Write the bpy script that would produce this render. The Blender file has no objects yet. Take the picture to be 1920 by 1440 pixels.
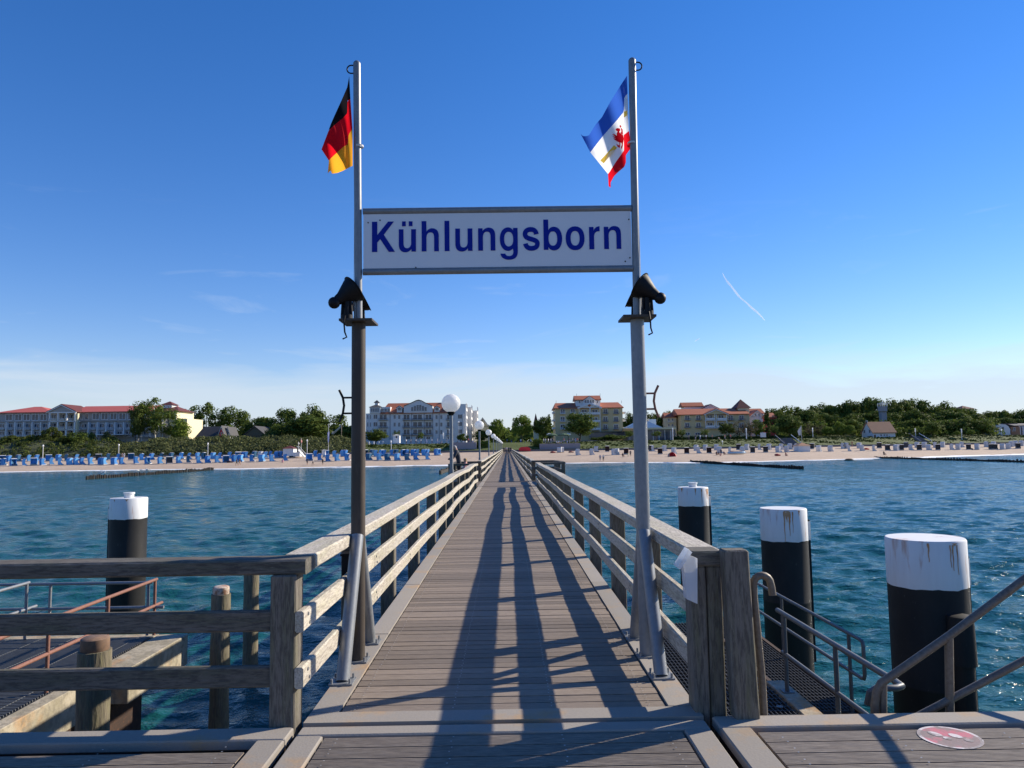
import bpy, math, random, colorsys
import numpy as np
from mathutils import Vector, Matrix
random.seed(7)
PI = math.pi
col = bpy.context.scene.collection
sc = bpy.context.scene

# ---------------------------------------------------------------- camera, world, sun, exposure
FPX = 1387.0                       # focal length in pixels of the 1920 wide photo (26 mm equivalent)
CAM = Vector((0.045, -0.22, 1.7))
YAW, PITCH, ROLL = math.radians(0.444), math.radians(4.85), math.radians(0.85)
SUN_EL, SUN_AZ = math.radians(28.8), math.radians(64.0)     # azimuth from +Y towards +X
F_ = Vector((math.sin(YAW) * math.cos(PITCH), math.cos(YAW) * math.cos(PITCH), math.sin(PITCH)))
R0 = Vector((math.cos(YAW), -math.sin(YAW), 0)); U0 = R0.cross(F_)
R_ = R0 * math.cos(ROLL) - U0 * math.sin(ROLL)
U_ = U0 * math.cos(ROLL) + R0 * math.sin(ROLL)
cam = bpy.data.cameras.new('camera'); cam.sensor_width = 36; cam.lens = 36 * FPX / 1920
cam.clip_start = 0.05; cam.clip_end = 20000
camo = bpy.data.objects.new('camera', cam); col.objects.link(camo)
M = Matrix((R_, U_, -F_)).transposed().to_4x4(); M.translation = CAM; camo.matrix_world = M
sc.camera = camo
sc.view_settings.view_transform = 'Standard'; sc.view_settings.look = 'None'
sc.view_settings.exposure = 0.55; sc.view_settings.gamma = 1

world = bpy.data.worlds.new("World"); sc.world = world; world.use_nodes = True
nt = world.node_tree; nt.nodes.clear()
wo = nt.nodes.new('ShaderNodeOutputWorld'); bg = nt.nodes.new('ShaderNodeBackground')
sky = nt.nodes.new('ShaderNodeTexSky'); sky.sky_type = 'NISHITA'; sky.sun_disc = False
sky.sun_elevation = SUN_EL; sky.sun_rotation = SUN_AZ
sky.altitude = 0; sky.air_density = 1.12; sky.dust_density = 0.0; sky.ozone_density = 2.6
# thin cirrus veil low over the land, part of the sky itself
tc = nt.nodes.new('ShaderNodeTexCoord'); sep = nt.nodes.new('ShaderNodeSeparateXYZ')
nt.links.new(tc.outputs['Generated'], sep.inputs[0])
mp = nt.nodes.new('ShaderNodeMapping'); mp.inputs['Scale'].default_value = (2.2, 2.2, 16)
nt.links.new(tc.outputs['Generated'], mp.inputs['Vector'])
nz = nt.nodes.new('ShaderNodeTexNoise'); nz.inputs['Scale'].default_value = 1.9; nz.inputs['Detail'].default_value = 7
nz.inputs['Roughness'].default_value = .55; nz.inputs['Distortion'].default_value = .6
nt.links.new(mp.outputs[0], nz.inputs['Vector'])
zr = nt.nodes.new('ShaderNodeMath'); zr.operation = 'MULTIPLY_ADD'; zr.inputs[1].default_value = -8.5; zr.inputs[2].default_value = 0.90
nt.links.new(sep.outputs['Z'], zr.inputs[0])
ad = nt.nodes.new('ShaderNodeMath'); ad.operation = 'MULTIPLY_ADD'; ad.inputs[1].default_value = 1.1
nt.links.new(nz.outputs['Fac'], ad.inputs[0]); nt.links.new(zr.outputs[0], ad.inputs[2])
rp = nt.nodes.new('ShaderNodeValToRGB')
rp.color_ramp.elements[0].position = .42; rp.color_ramp.elements[0].color = (0, 0, 0, 1)
rp.color_ramp.elements[1].position = .86; rp.color_ramp.elements[1].color = (.78, .78, .78, 1)
nt.links.new(ad.outputs[0], rp.inputs[0])
hs = nt.nodes.new('ShaderNodeHueSaturation'); hs.inputs['Saturation'].default_value = 1.34
nt.links.new(sky.outputs[0], hs.inputs['Color'])
tn = nt.nodes.new('ShaderNodeMixRGB'); tn.blend_type = 'MULTIPLY'; tn.inputs[0].default_value = 1; tn.inputs[2].default_value = (.94, .92, 1.24, 1)
nt.links.new(hs.outputs[0], tn.inputs[1])
mx = nt.nodes.new('ShaderNodeMixRGB'); mx.inputs[2].default_value = (5.1, 5.95, 6.9, 1)
nt.links.new(rp.outputs[0], mx.inputs[0]); nt.links.new(tn.outputs[0], mx.inputs[1])
n2 = nt.nodes.new('ShaderNodeTexNoise'); n2.inputs['Scale'].default_value = 3.1; n2.inputs['Detail'].default_value = 8; n2.inputs['Roughness'].default_value = .6; n2.inputs['Distortion'].default_value = 1.2
m2_ = nt.nodes.new('ShaderNodeMapping'); m2_.inputs['Scale'].default_value = (1.6, 1.6, 7); m2_.inputs['Location'].default_value = (3.1, .4, 1.7); nt.links.new(tc.outputs['Generated'], m2_.inputs['Vector']); nt.links.new(m2_.outputs[0], n2.inputs['Vector'])
r2 = nt.nodes.new('ShaderNodeMapRange'); r2.inputs[1].default_value = .60; r2.inputs[2].default_value = .80; r2.inputs[4].default_value = .28; nt.links.new(n2.outputs['Fac'], r2.inputs[0])
zf = nt.nodes.new('ShaderNodeMapRange'); zf.inputs[1].default_value = .34; zf.inputs[2].default_value = .15; nt.links.new(sep.outputs['Z'], zf.inputs[0])
mf = nt.nodes.new('ShaderNodeMath'); mf.operation = 'MULTIPLY'; nt.links.new(r2.outputs[0], mf.inputs[0]); nt.links.new(zf.outputs[0], mf.inputs[1])
mw = nt.nodes.new('ShaderNodeMixRGB'); mw.inputs[2].default_value = (5.5, 6.3, 7.4, 1); nt.links.new(mf.outputs[0], mw.inputs[0]); nt.links.new(mx.outputs[0], mw.inputs[1])
nt.links.new(mw.outputs[0], bg.inputs[0]); bg.inputs[1].default_value = 0.088
nt.links.new(bg.outputs[0], wo.inputs[0])

sl = bpy.data.lights.new('sun', 'SUN'); sl.energy = 5.0; sl.angle = math.radians(0.53); sl.color = (1.0, .90, .74)
so = bpy.data.objects.new('sun', sl); col.objects.link(so)
sd = Vector((math.sin(SUN_AZ) * math.cos(SUN_EL), math.cos(SUN_AZ) * math.cos(SUN_EL), math.sin(SUN_EL)))
so.rotation_euler = sd.to_track_quat('Z', 'Y').to_euler(); so.location = (30, 20, 40)

# ---------------------------------------------------------------- helpers
def ray(px, py):
    return F_ * FPX + R_ * (px - 960) - U_ * (py - 720)
def P(px, py, Y):                   # point of the photo's ray at depth Y
    d = ray(px, py); return CAM + d * ((Y - CAM.y) / d.y)
def G(px, py, z):                   # point of the photo's ray on height z
    d = ray(px, py); return CAM + d * ((z - CAM.z) / d.z)
def PX(px, Y): return P(px, 838, Y).x
def PZ(px, py, Y): return P(px, py, Y).z

class MB:
    def __init__(s): s.v = []; s.f = []; s.m = []; s.cur = 0
    def face(s, pts, m=None):
        n = len(s.v); s.v += [tuple(p) for p in pts]; s.f.append(tuple(range(n, n + len(pts)))); s.m.append(s.cur if m is None else m)
    def hexa(s, p, m=None):         # 8 points: bottom ring then top ring
        n = len(s.v); s.v += [tuple(q) for q in p]
        for f in ((3, 2, 1, 0), (4, 5, 6, 7), (0, 1, 5, 4), (1, 2, 6, 5), (2, 3, 7, 6), (3, 0, 4, 7)):
            s.f.append(tuple(n + i for i in f)); s.m.append(s.cur if m is None else m)
    def box(s, x0, x1, y0, y1, z0, z1, m=None):
        s.hexa([(x0, y0, z0), (x1, y0, z0), (x1, y1, z0), (x0, y1, z0), (x0, y0, z1), (x1, y0, z1), (x1, y1, z1), (x0, y1, z1)], m)
    def bbox(s, x0, x1, y0, y1, z0, z1, b=.008, m=None):   # box with chamfered vertical-ish edges
        bm = [(x0 + b, y0), (x1 - b, y0), (x1, y0 + b), (x1, y1 - b), (x1 - b, y1), (x0 + b, y1), (x0, y1 - b), (x0, y0 + b)]
        cx, cy = (x0 + x1) / 2, (y0 + y1) / 2; k = len(bm); n = len(s.v)
        ins = lambda x, y: (x - math.copysign(min(b, abs(x - cx)), x - cx), y - math.copysign(min(b, abs(y - cy)), y - cy))
        for ring, zz in ((1, z0), (0, z0 + b), (0, z1 - b), (1, z1)):
            for (x, y) in bm:
                if ring: x, y = ins(x, y)
                s.v.append((x, y, zz))
        for r in range(3):
            for i in range(k):
                j = (i + 1) % k; s.f.append((n + r * k + i, n + r * k + j, n + (r + 1) * k + j, n + (r + 1) * k + i)); s.m.append(s.cur if m is None else m)
        s.f.append(tuple(n + i for i in reversed(range(k)))); s.m.append(s.cur if m is None else m)
        s.f.append(tuple(n + 3 * k + i for i in range(k))); s.m.append(s.cur if m is None else m)
    def prism(s, poly, a, b, axis='y', m=None):   # poly of (u,w); axis y: u=x,w=z ; axis x: u=y,w=z ; axis z: u=x,w=y
        f = {'y': lambda u, w, t: (u, t, w), 'x': lambda u, w, t: (t, u, w), 'z': lambda u, w, t: (u, w, t)}[axis]
        n = len(s.v); k = len(poly)
        s.v += [f(u, w, a) for u, w in poly] + [f(u, w, b) for u, w in poly]
        mm = s.cur if m is None else m
        s.f.append(tuple(n + i for i in range(k))); s.f.append(tuple(n + k + i for i in reversed(range(k)))); s.m += [mm, mm]
        for i in range(k):
            j = (i + 1) % k; s.f.append((n + j, n + i, n + k + i, n + k + j)); s.m.append(mm)
    def tube(s, pts, r, n=10, m=None, cap=True):
        pts = [Vector(p) for p in pts]; rs = r if isinstance(r, (list, tuple)) else [r] * len(pts)
        base = len(s.v); mm = s.cur if m is None else m; prev = None
        for i, p in enumerate(pts):
            a = pts[max(i - 1, 0)]; b = pts[min(i + 1, len(pts) - 1)]; t = (b - a).normalized()
            u = (Vector((0, 0, 1)) if abs(t.z) < .9 else Vector((1, 0, 0))) if prev is None else prev
            w = t.cross(u).normalized(); u = w.cross(t).normalized(); prev = u
            for k in range(n):
                an = 2 * PI * k / n; s.v.append(tuple(p + (u * math.cos(an) + w * math.sin(an)) * rs[i]))
        for i in range(len(pts) - 1):
            for k in range(n):
                j = (k + 1) % n; s.f.append((base + i * n + k, base + i * n + j, base + (i + 1) * n + j, base + (i + 1) * n + k)); s.m.append(mm)
        if cap:
            s.f.append(tuple(base + k for k in reversed(range(n)))); s.f.append(tuple(base + (len(pts) - 1) * n + k for k in range(n))); s.m += [mm, mm]
    def lathe(s, prof, c=(0, 0, 0), n=24, m=None, mat=None, a0=0, a1=2 * PI):   # prof (r,z)
        base = len(s.v); mm = s.cur if m is None else m; c = Vector(c)
        for (r, z) in prof:
            for k in range(n):
                an = a0 + (a1 - a0) * k / n; p = Vector((r * math.cos(an), r * math.sin(an), z))
                if mat is not None: p = mat @ p
                s.v.append(tuple(p + c))
        for i in range(len(prof) - 1):
            for k in range(n):
                j = (k + 1) % n; s.f.append((base + i * n + k, base + i * n + j, base + (i + 1) * n + j, base + (i + 1) * n + k)); s.m.append(mm)
    def sphere(s, c, r, n=12, k=8, sc_=(1, 1, 1), m=None):
        prof = [(max(1e-4, math.sin(PI * i / k)) * r, -math.cos(PI * i / k) * r) for i in range(k + 1)]
        s.lathe(prof, c, n, m, Matrix.Diagonal(Vector(sc_)))
    def sweep(s, pts, w0, w1, h0, h1, m=None, side=None):   # rectangular section along pts (mostly horizontal); w = sideways, h = up
        base = len(s.v); mm = s.cur if m is None else m; pts = [Vector(p) for p in pts]
        b = min(.012, (w1 - w0) * .2, (h1 - h0) * .2)
        sec = [(w0 + b, h0), (w1 - b, h0), (w1, h0 + b), (w1, h1 - b), (w1 - b, h1), (w0 + b, h1), (w0, h1 - b), (w0, h0 + b)]
        for i, p in enumerate(pts):
            t = (pts[min(i + 1, len(pts) - 1)] - pts[max(i - 1, 0)]); t.z = 0; t.normalize(); sd_ = Vector((t.y, -t.x, 0))
            for (w, h) in sec: s.v.append(tuple(p + sd_ * w + Vector((0, 0, h))))
        for i in range(len(pts) - 1):
            for k in range(8):
                j = (k + 1) % 8; s.f.append((base + i * 8 + k, base + i * 8 + j, base + (i + 1) * 8 + j, base + (i + 1) * 8 + k)); s.m.append(mm)
        s.f.append(tuple(base + k for k in reversed(range(8)))); s.f.append(tuple(base + (len(pts) - 1) * 8 + k for k in range(8))); s.m += [mm, mm]
    def mesh(s, name, mats, off=(0, 0, 0), smooth=False):
        me = bpy.data.meshes.new(name)
        o = Vector(off); me.from_pydata([(v[0] - o.x, v[1] - o.y, v[2] - o.z) for v in s.v], [], s.f)
        mats = mats if isinstance(mats, (list, tuple)) else [mats]
        for q in mats: me.materials.append(q)
        if len(mats) > 1: me.polygons.foreach_set('material_index', s.m)
        if smooth: me.polygons.foreach_set('use_smooth', [True] * len(me.polygons))
        me.update(); return me
    def build(s, name, mats, parent=None, off=(0, 0, 0), smooth=False):
        me = s.mesh(name, mats, off, smooth)
        if smooth == 'auto':
            me.polygons.foreach_set('use_smooth', [True] * len(me.polygons)); me.set_sharp_from_angle(angle=math.radians(38))
        return link(name, me, parent, () if parent else off)
def link(name, me, parent=None, loc=()):
    o = bpy.data.objects.new(name, me); col.objects.link(o)
    if parent: o.parent = parent
    if loc: o.location = loc
    return o
def tag(o, label=None, cat=None, group=None, kind=None):
    if label: o['label'] = label
    if cat: o['category'] = cat
    if group: o['group'] = group
    if kind: o['kind'] = kind
    return o
def thing(name, loc, label, cat, group=None, rz=0):
    o = bpy.data.objects.new(name, None); col.objects.link(o); o.location = loc; o.rotation_euler.z = rz
    o.empty_display_size = .2
    return tag(o, label, cat, group)
KIDS = {}
def kids(o): return [c for c in bpy.data.objects if c.parent == o]
def dup(root, loc, rz=None, label=None, sc_=None, tree=None):
    """copy of a thing with copies of its parts and sub-parts; tree = [(part, [sub-parts])] cached"""
    if root.name not in KIDS: KIDS[root.name] = [(c, kids(c)) for c in kids(root)]
    r = root.copy(); col.objects.link(r); r.location = loc
    if rz is not None: r.rotation_euler.z = rz
    if sc_ is not None: r.scale = sc_ if hasattr(sc_, '__len__') else (sc_,) * 3
    if label: r['label'] = label
    for c, gs in KIDS[root.name]:
        q = c.copy(); col.objects.link(q); q.parent = r
        for g in gs:
            w = g.copy(); col.objects.link(w); w.parent = q
    return r
ORD = 'first second third fourth fifth sixth seventh eighth ninth tenth eleventh twelfth thirteenth fourteenth fifteenth sixteenth seventeenth eighteenth nineteenth'.split()
def ordn(i):                        # 1-based
    if i < 20: return ORD[i - 1]
    tens = {2: 'twent', 3: 'thirt', 4: 'fort', 5: 'fift', 6: 'sixt', 7: 'sevent'}[i // 10]
    return tens + 'ieth' if i % 10 == 0 else tens + 'y-' + ORD[i % 10 - 1]

# ---------------------------------------------------------------- materials
def mat(name, c, rough=.7, metal=0, noise=None, bump=None, island=0, coat=None, spec=.5, stretch=(1, 1, 1), spots=None, trans=0, c2=None, coords='Object'):
    """noise=(scale, strength, colour2) second colour mixed by noise; bump=(scale, strength, distance); island = value spread per piece"""
    m = bpy.data.materials.new(name); m.use_nodes = True; t = m.node_tree; N = t.nodes; L = t.links
    b = N['Principled BSDF']; out = N['Material Output']
    b.inputs['Roughness'].default_value = rough; b.inputs['Metallic'].default_value = metal
    b.inputs['Specular IOR Level'].default_value = spec
    co = N.new('ShaderNodeTexCoord'); mp = N.new('ShaderNodeMapping'); mp.inputs['Scale'].default_value = stretch
    L.new(co.outputs[coords], mp.inputs[0])
    rgb = N.new('ShaderNodeRGB'); rgb.outputs[0].default_value = (*c, 1); cur = rgb.outputs[0]
    def mixin(fac, c2_, cur):
        x = N.new('ShaderNodeMixRGB'); L.new(fac, x.inputs[0]); L.new(cur, x.inputs[1]); x.inputs[2].default_value = (*c2_, 1); return x.outputs[0]
    def nz(scale, detail=5, rough_=.6, lo=.35, hi=.65, vec=None):
        n = N.new('ShaderNodeTexNoise'); n.inputs['Scale'].default_value = scale; n.inputs['Detail'].default_value = detail; n.inputs['Roughness'].default_value = rough_
        L.new(vec or mp.outputs[0], n.inputs['Vector'])
        r = N.new('ShaderNodeMapRange'); r.inputs[1].default_value = lo; r.inputs[2].default_value = hi; L.new(n.outputs['Fac'], r.inputs[0]); return r.outputs[0]
    for q in (noise if isinstance(noise, list) else [noise] if noise else []):
        f = nz(q[0], lo=q[3] if len(q) > 3 else .35, hi=q[4] if len(q) > 4 else .65)
        k = N.new('ShaderNodeMath'); k.operation = 'MULTIPLY'; k.inputs[1].default_value = q[1]; L.new(f, k.inputs[0])
        cur = mixin(k.outputs[0], q[2], cur)
    if island:
        g = N.new('ShaderNodeNewGeometry'); r = N.new('ShaderNodeMapRange'); r.inputs[3].default_value = 1 - island; r.inputs[4].default_value = 1 + island
        L.new(g.outputs['Random Per Island'], r.inputs[0])
        h = N.new('ShaderNodeHueSaturation'); L.new(r.outputs[0], h.inputs['Value']); L.new(cur, h.inputs['Color']); cur = h.outputs[0]
        if c2:
            wn = N.new('ShaderNodeTexWhiteNoise'); wn.noise_dimensions = '1D'; L.new(g.outputs['Random Per Island'], wn.inputs['W'])
            p2 = N.new('ShaderNodeMath'); p2.operation = 'POWER'; p2.inputs[1].default_value = 1.5; L.new(wn.outputs['Value'], p2.inputs[0])
            cur = mixin(p2.outputs[0], c2, cur)
    L.new(cur, b.inputs['Base Color'])
    if bump:
        n = N.new('ShaderNodeTexNoise'); n.inputs['Scale'].default_value = bump[0]; n.inputs['Detail'].default_value = 6; L.new(mp.outputs[0], n.inputs['Vector'])
        bp = N.new('ShaderNodeBump'); bp.inputs['Strength'].default_value = bump[1]; bp.inputs['Distance'].default_value = bump[2]
        L.new(n.outputs['Fac'], bp.inputs['Height']); L.new(bp.outputs[0], b.inputs['Normal'])
    if trans:
        tr = N.new('ShaderNodeBsdfTranslucent'); L.new(cur, tr.inputs['Color']); ms = N.new('ShaderNodeMixShader'); ms.inputs[0].default_value = trans
        L.new(b.outputs[0], ms.inputs[1]); L.new(tr.outputs[0], ms.inputs[2]); L.new(ms.outputs[0], out.inputs[0])
    return m
X = {}
X['deck'] = mat('deck_wood', (.235, .182, .135), .72, noise=[(2.2, .6, (.31, .258, .205)), (13, .8, (.12, .09, .066)), (.45, .35, (.17, .14, .12))], bump=(9, .7, .005), island=.26, stretch=(1, 16, 4))
X['plank'] = mat('grooved_wood', (.25, .205, .16), .75, noise=[(2.5, .6, (.34, .29, .235)), (11, .75, (.12, .095, .075))], bump=(6, .5, .004), island=.16, stretch=(1.2, 14, 4))
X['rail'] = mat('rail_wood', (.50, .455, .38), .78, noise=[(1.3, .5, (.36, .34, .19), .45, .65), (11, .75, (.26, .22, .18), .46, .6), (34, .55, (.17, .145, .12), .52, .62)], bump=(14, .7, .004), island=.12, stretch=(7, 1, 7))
X['rail_shaded'] = mat('shaded_rail_wood_across', (.15, .135, .115), .85, noise=[(1.5, .6, (.09, .095, .06), .45, .62), (10, .75, (.06, .054, .05), .45, .6), (30, .5, (.22, .2, .175), .56, .66)], spec=.25, bump=(12, .8, .005), island=.12, stretch=(1, 7, 7))  # rail timber with cross grain, shade of the unlit rails put into its colour
X['post'] = mat('post_wood', (.17, .15, .125), .85, noise=[(1.5, .6, (.12, .12, .06), .45, .65), (9, .75, (.07, .06, .052), .45, .6), (28, .5, (.24, .215, .18), .56, .66)], spec=.25, bump=(12, .8, .005), island=.12, stretch=(8, 8, .9))
X['conc'] = mat('kerb_concrete', (.30, .27, .235), .85, noise=[(1.7, .8, (.46, .26, .09), .54, .66), (60, .5, (.24, .215, .19)), (1.1, .5, (.25, .225, .195))], bump=(70, .35, .004), island=.1)
X['concl'] = mat('ledge_concrete', (.40, .35, .26), .9, noise=[(2.5, .8, (.24, .21, .14), .42, .6), (1.4, .85, (.36, .20, .08), .52, .64), (12, .7, (.20, .175, .13), .48, .62)], bump=(30, .5, .01))
X['zinc'] = mat('galvanised_steel', (.21, .225, .24), .45, .25, noise=[(9, .6, (.15, .16, .18)), (38, .35, (.30, .31, .32))], bump=(30, .12, .002), stretch=(1, 1, .6))
X['brownpole'] = mat('stained_steel', (.075, .06, .048), .55, 0, noise=[(5, .6, (.045, .037, .03)), (14, .5, (.12, .10, .08), .55, .75)], spec=.25, stretch=(1, 1, .3))
X['black'] = mat('black_metal', (.006, .006, .008), .55, spec=.25)
X['pileblack'] = mat('black_pile_paint', (.022, .022, .022), .6, noise=[(5, .5, (.032, .032, .032)), (1.5, .4, (.012, .012, .013)), (26, .6, (.07, .07, .065), .66, .70)], bump=(3, .1, .01), spec=.2, stretch=(1, 1, .4))
X['panel'] = mat('sign_panel', (.74, .74, .76), .45, noise=(3, .2, (.64, .65, .67)), spec=.3)
X['blue'] = mat('sign_blue', (.002, .016, .27), .5, spec=.15)
X['rust'] = mat('rusty_pipe', (.22, .085, .06), .75, noise=[(20, .6, (.13, .065, .045)), (50, .4, (.3, .17, .12))])
X['brownpipe'] = mat('weathered_pipe', (.15, .12, .09), .55, .2, noise=[(18, .6, (.09, .065, .05)), (45, .4, (.24, .21, .17))])
X['beam'] = mat('rusty_beam', (.05, .025, .015), .85, noise=[(6, .6, (.02, .014, .012)), (20, .4, (.22, .08, .03), .55, .7)])
X['globe'] = mat('milk_globe', (.95, .95, .94), .3, trans=.5)
X['plastic'] = mat('clear_plastic', (.75, .78, .82), .2, trans=.35)
X['plastic'].node_tree.nodes['Principled BSDF'].inputs['Alpha'].default_value = .6
X['pilewood'] = mat('driven_pile_wood', (.22, .185, .13), .85, noise=[(3, .7, (.15, .14, .06)), (9, .7, (.09, .075, .06))], bump=(8, .8, .015), stretch=(5, 5, .8))
X['sand'] = mat('beach_sand', (.48, .37, .275), .95, noise=[(.25, .6, (.38, .285, .205)), (1.6, .6, (.29, .215, .155), .5, .68)], bump=(2.5, .8, .12))
X['grass'] = mat('bank_grass', (.085, .115, .012), .9, noise=[(.12, .6, (.05, .08, .012)), (1.2, .6, (.125, .14, .02)), (5, .6, (.035, .052, .01))], bump=(3, .9, .2))
X['ground'] = mat('plateau_ground', (.10, .11, .05), .9, noise=[(.08, .8, (.18, .16, .12)), (.5, .5, (.05, .07, .025))])
X['pave'] = mat('promenade_paving', (.36, .33, .30), .85, noise=[(.8, .5, (.28, .26, .24))])
X['wallgrey'] = mat('sea_wall_concrete', (.15, .14, .145), .85, noise=[(.6, .6, (.10, .095, .10)), (4, .4, (.22, .20, .19))])
X['foam'] = mat('surf_foam', (.85, .87, .88), .8)
def leafmat(name, c, c2): return mat(name, c, .65, island=.22, c2=c2, trans=.3, spec=.05)
X['leafd'] = leafmat('dark_leaves', (.055, .09, .02), (.13, .16, .032))
X['leafm'] = leafmat('mid_leaves', (.075, .12, .024), (.16, .19, .04))
X['leafl'] = leafmat('light_leaves', (.11, .17, .025), (.2, .24, .045))
X['leafs'] = leafmat('silvery_scrub', (.085, .105, .04), (.2, .205, .085))
X['leafr'] = leafmat('reddish_twigs', (.11, .08, .055), (.07, .08, .035))
X['leafp'] = leafmat('pine_needles', (.055, .085, .022), (.14, .15, .035))
X['bark'] = mat('bark', (.07, .05, .035), .9, noise=(2, .5, (.12, .1, .08)))
X['birch'] = mat('birch_bark', (.62, .6, .55), .8, noise=(1.2, .8, (.12, .11, .10), .55, .62))
def water():
    m = bpy.data.materials.new('sea_water'); m.use_nodes = True; t = m.node_tree; N = t.nodes; L = t.links; b = N['Principled BSDF']
    b.inputs['Base Color'].default_value = (.008, .074, .068, 1); b.inputs['Roughness'].default_value = .13; b.inputs['IOR'].default_value = 1.33
    co = N.new('ShaderNodeTexCoord'); prev = None
    for (scx, scy, s, st, dist, det) in ((.8, 1.15, 1.5, .9, .20, 4), (.8, 1.3, 4.6, .85, .065, 5), (1, 1.3, 15, .6, .018, 3)):
        mp = N.new('ShaderNodeMapping'); mp.inputs['Scale'].default_value = (scx, scy, 1); mp.inputs['Rotation'].default_value = (0, 0, .18); L.new(co.outputs['Object'], mp.inputs[0])
        n = N.new('ShaderNodeTexNoise'); n.inputs['Scale'].default_value = s; n.inputs['Detail'].default_value = det; n.inputs['Roughness'].default_value = .55; n.inputs['Distortion'].default_value = .15
        L.new(mp.outputs[0], n.inputs['Vector'])
        bp = N.new('ShaderNodeBump'); bp.inputs['Strength'].default_value = st; bp.inputs['Distance'].default_value = dist
        L.new(n.outputs['Fac'], bp.inputs['Height'])
        if prev: L.new(prev, bp.inputs['Normal'])
        prev = bp.outputs[0]
    L.new(prev, b.inputs['Normal'])
    return m
X['water'] = water()
X['win'] = mat('window_glass', (.035, .05, .075), .12, noise=(.4, .5, (.10, .12, .16)))
X['white'] = mat('white_paint', (.75, .74, .72), .6, noise=(.5, .3, (.62, .61, .60)))
X['render_white'] = mat('white_render', (.70, .69, .67), .8, noise=(.25, .35, (.60, .59, .58)))
X['render_end'] = mat('pale_yellow_render', (.72, .64, .42), .8)
X['zincd'] = mat('dark_galvanised', (.12, .125, .13), .5, .15, noise=[(9, .6, (.08, .085, .09))])
X['grate'] = mat('dark_grating', (.055, .058, .062), .6, .2)
X['hedge'] = mat('clipped_hedge', (.03, .05, .014), .8, island=.3, c2=(.055, .08, .02), spec=.05)
X['render_yellow'] = mat('yellow_render', (.62, .50, .27), .8, noise=(.25, .35, (.52, .42, .24)))
X['render_cream'] = mat('cream_render', (.66, .57, .36), .8, noise=(.25, .35, (.58, .51, .33)))
X['render_grey'] = mat('grey_render', (.40, .38, .355), .8, noise=(.25, .4, (.32, .31, .29)))
X['tile'] = mat('red_roof_tiles', (.38, .115, .05), .7, noise=[(.5, .4, (.29, .08, .035)), (4, .3, (.46, .16, .07))], bump=(6, .4, .08))
X['tilep'] = mat('pinkish_red_roof', (.52, .12, .085), .6, noise=[(.4, .35, (.44, .10, .07))], bump=(6, .3, .05))
X['tiled'] = mat('dark_maroon_roof', (.13, .03, .022), .7, noise=(.6, .4, (.08, .022, .018)))
X['tileo'] = mat('brown_orange_roof', (.33, .16, .085), .75, noise=[(.8, .5, (.24, .115, .065)), (6, .4, (.4, .21, .12))])
X['slate'] = mat('dark_slate_roof', (.05, .048, .05), .7, noise=(.8, .4, (.08, .075, .075)))
X['green_panel'] = mat('green_grey_cladding', (.075, .082, .06), .8, noise=(1, .4, (.05, .055, .045)), stretch=(3, 1, .2))
X['redpaint'] = mat('red_boards', (.75, .08, .08), .7)
X['orange'] = mat('orange_awning', (.62, .34, .12), .7)
X['steel_blue'] = mat('blue_glass_roof', (.16, .26, .38), .3)
X['woodbrown'] = mat('brown_wood', (.16, .08, .045), .7)
X['bl1'] = mat('blue_canvas', (.05, .25, .60), .7, noise=(1.2, .3, (.03, .15, .45)))
X['bl2'] = mat('sky_blue_canvas', (.13, .42, .76), .7, noise=(1.2, .3, (.06, .26, .6)))
X['bl3'] = mat('teal_blue_canvas', (.02, .12, .23), .7)
X['cwhite'] = mat('white_wicker', (.62, .61, .60), .7, noise=(3, .4, (.46, .45, .44)))
X['cdark'] = mat('maroon_canvas', (.05, .018, .018), .8)
X['cgrey'] = mat('grey_canvas', (.07, .068, .072), .8)
# ================================================================ PIER
PIER_END = 238.0
def islands_row(mb, y0, y1, step, gap, x0, x1, z0, z1, jit=.002):
    y = y0
    while y < y1 - .02:
        e = min(y + step - gap, y1); dz = random.uniform(-jit, jit); mb.box(x0, x1, y, e, z0 + dz, z1 + dz); y += step
mb = MB()
islands_row(mb, 4.755, PIER_END, .134, .013, -1.058, 1.058, -.045, -.004)
tag(mb.build('pier_deck_planks', X['deck']), kind='structure')
mb = MB()
mb.box(-1.25, 1.25, 4.56, 4.742, -.06, .004)
y = 4.56; k = 0
while y < PIER_END:
    L_ = 2.45 if k else 2.2
    for s in (-1, 1):
        a, b = (1.072, 1.25) if s > 0 else (-1.25, -1.072)
        mb.box(a, b, (y if k else 4.748), min(y + L_ - .014, PIER_END), -.06, .004 + random.uniform(-.002, .003))
    y += L_; k += 1
tag(mb.build('pier_kerb', X['conc']), kind='structure')
mb = MB(); mb.box(-1.2, 1.2, 4.58, PIER_END, -.42, -.065); mb.box(-1.19, 1.19, -3, 4.47, -.42, -.065)
mb.box(-14, -1.33, -3, 4.46, -.42, -.065); mb.box(1.33, 14, -3, 4.5, -.42, -.065)
tag(mb.build('deck_underside', X['beam']), kind='structure')
mb = MB(); mb.box(-2.42, 2.42, 32.2, 32.5, -.06, .012); mb.box(-2.42, 2.42, 36.3, 36.6, -.06, .012)
islands_row(mb, 32.52, 36.28, .14, .008, -2.42, -1.255, -.05, -.003); islands_row(mb, 32.52, 36.28, .14, .008, 1.255, 2.42, -.05, -.003)
tag(mb.build('bay_decking', X['deck']), kind='structure')
mb = MB()   # screw heads holding the near boards
def screws(xs_, y0, y1, step):
    y = y0
    while y < y1:
        for x in xs_:
            for d in (-.03, .03):
                xx, yy = x + random.uniform(-.006, .006), y + d + random.uniform(-.004, .004)
                mb.face([(xx + .0055 * math.cos(a), yy + .0055 * math.sin(a), .0035) for a in [k * PI / 3 for k in range(6)]])
        y += step
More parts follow.
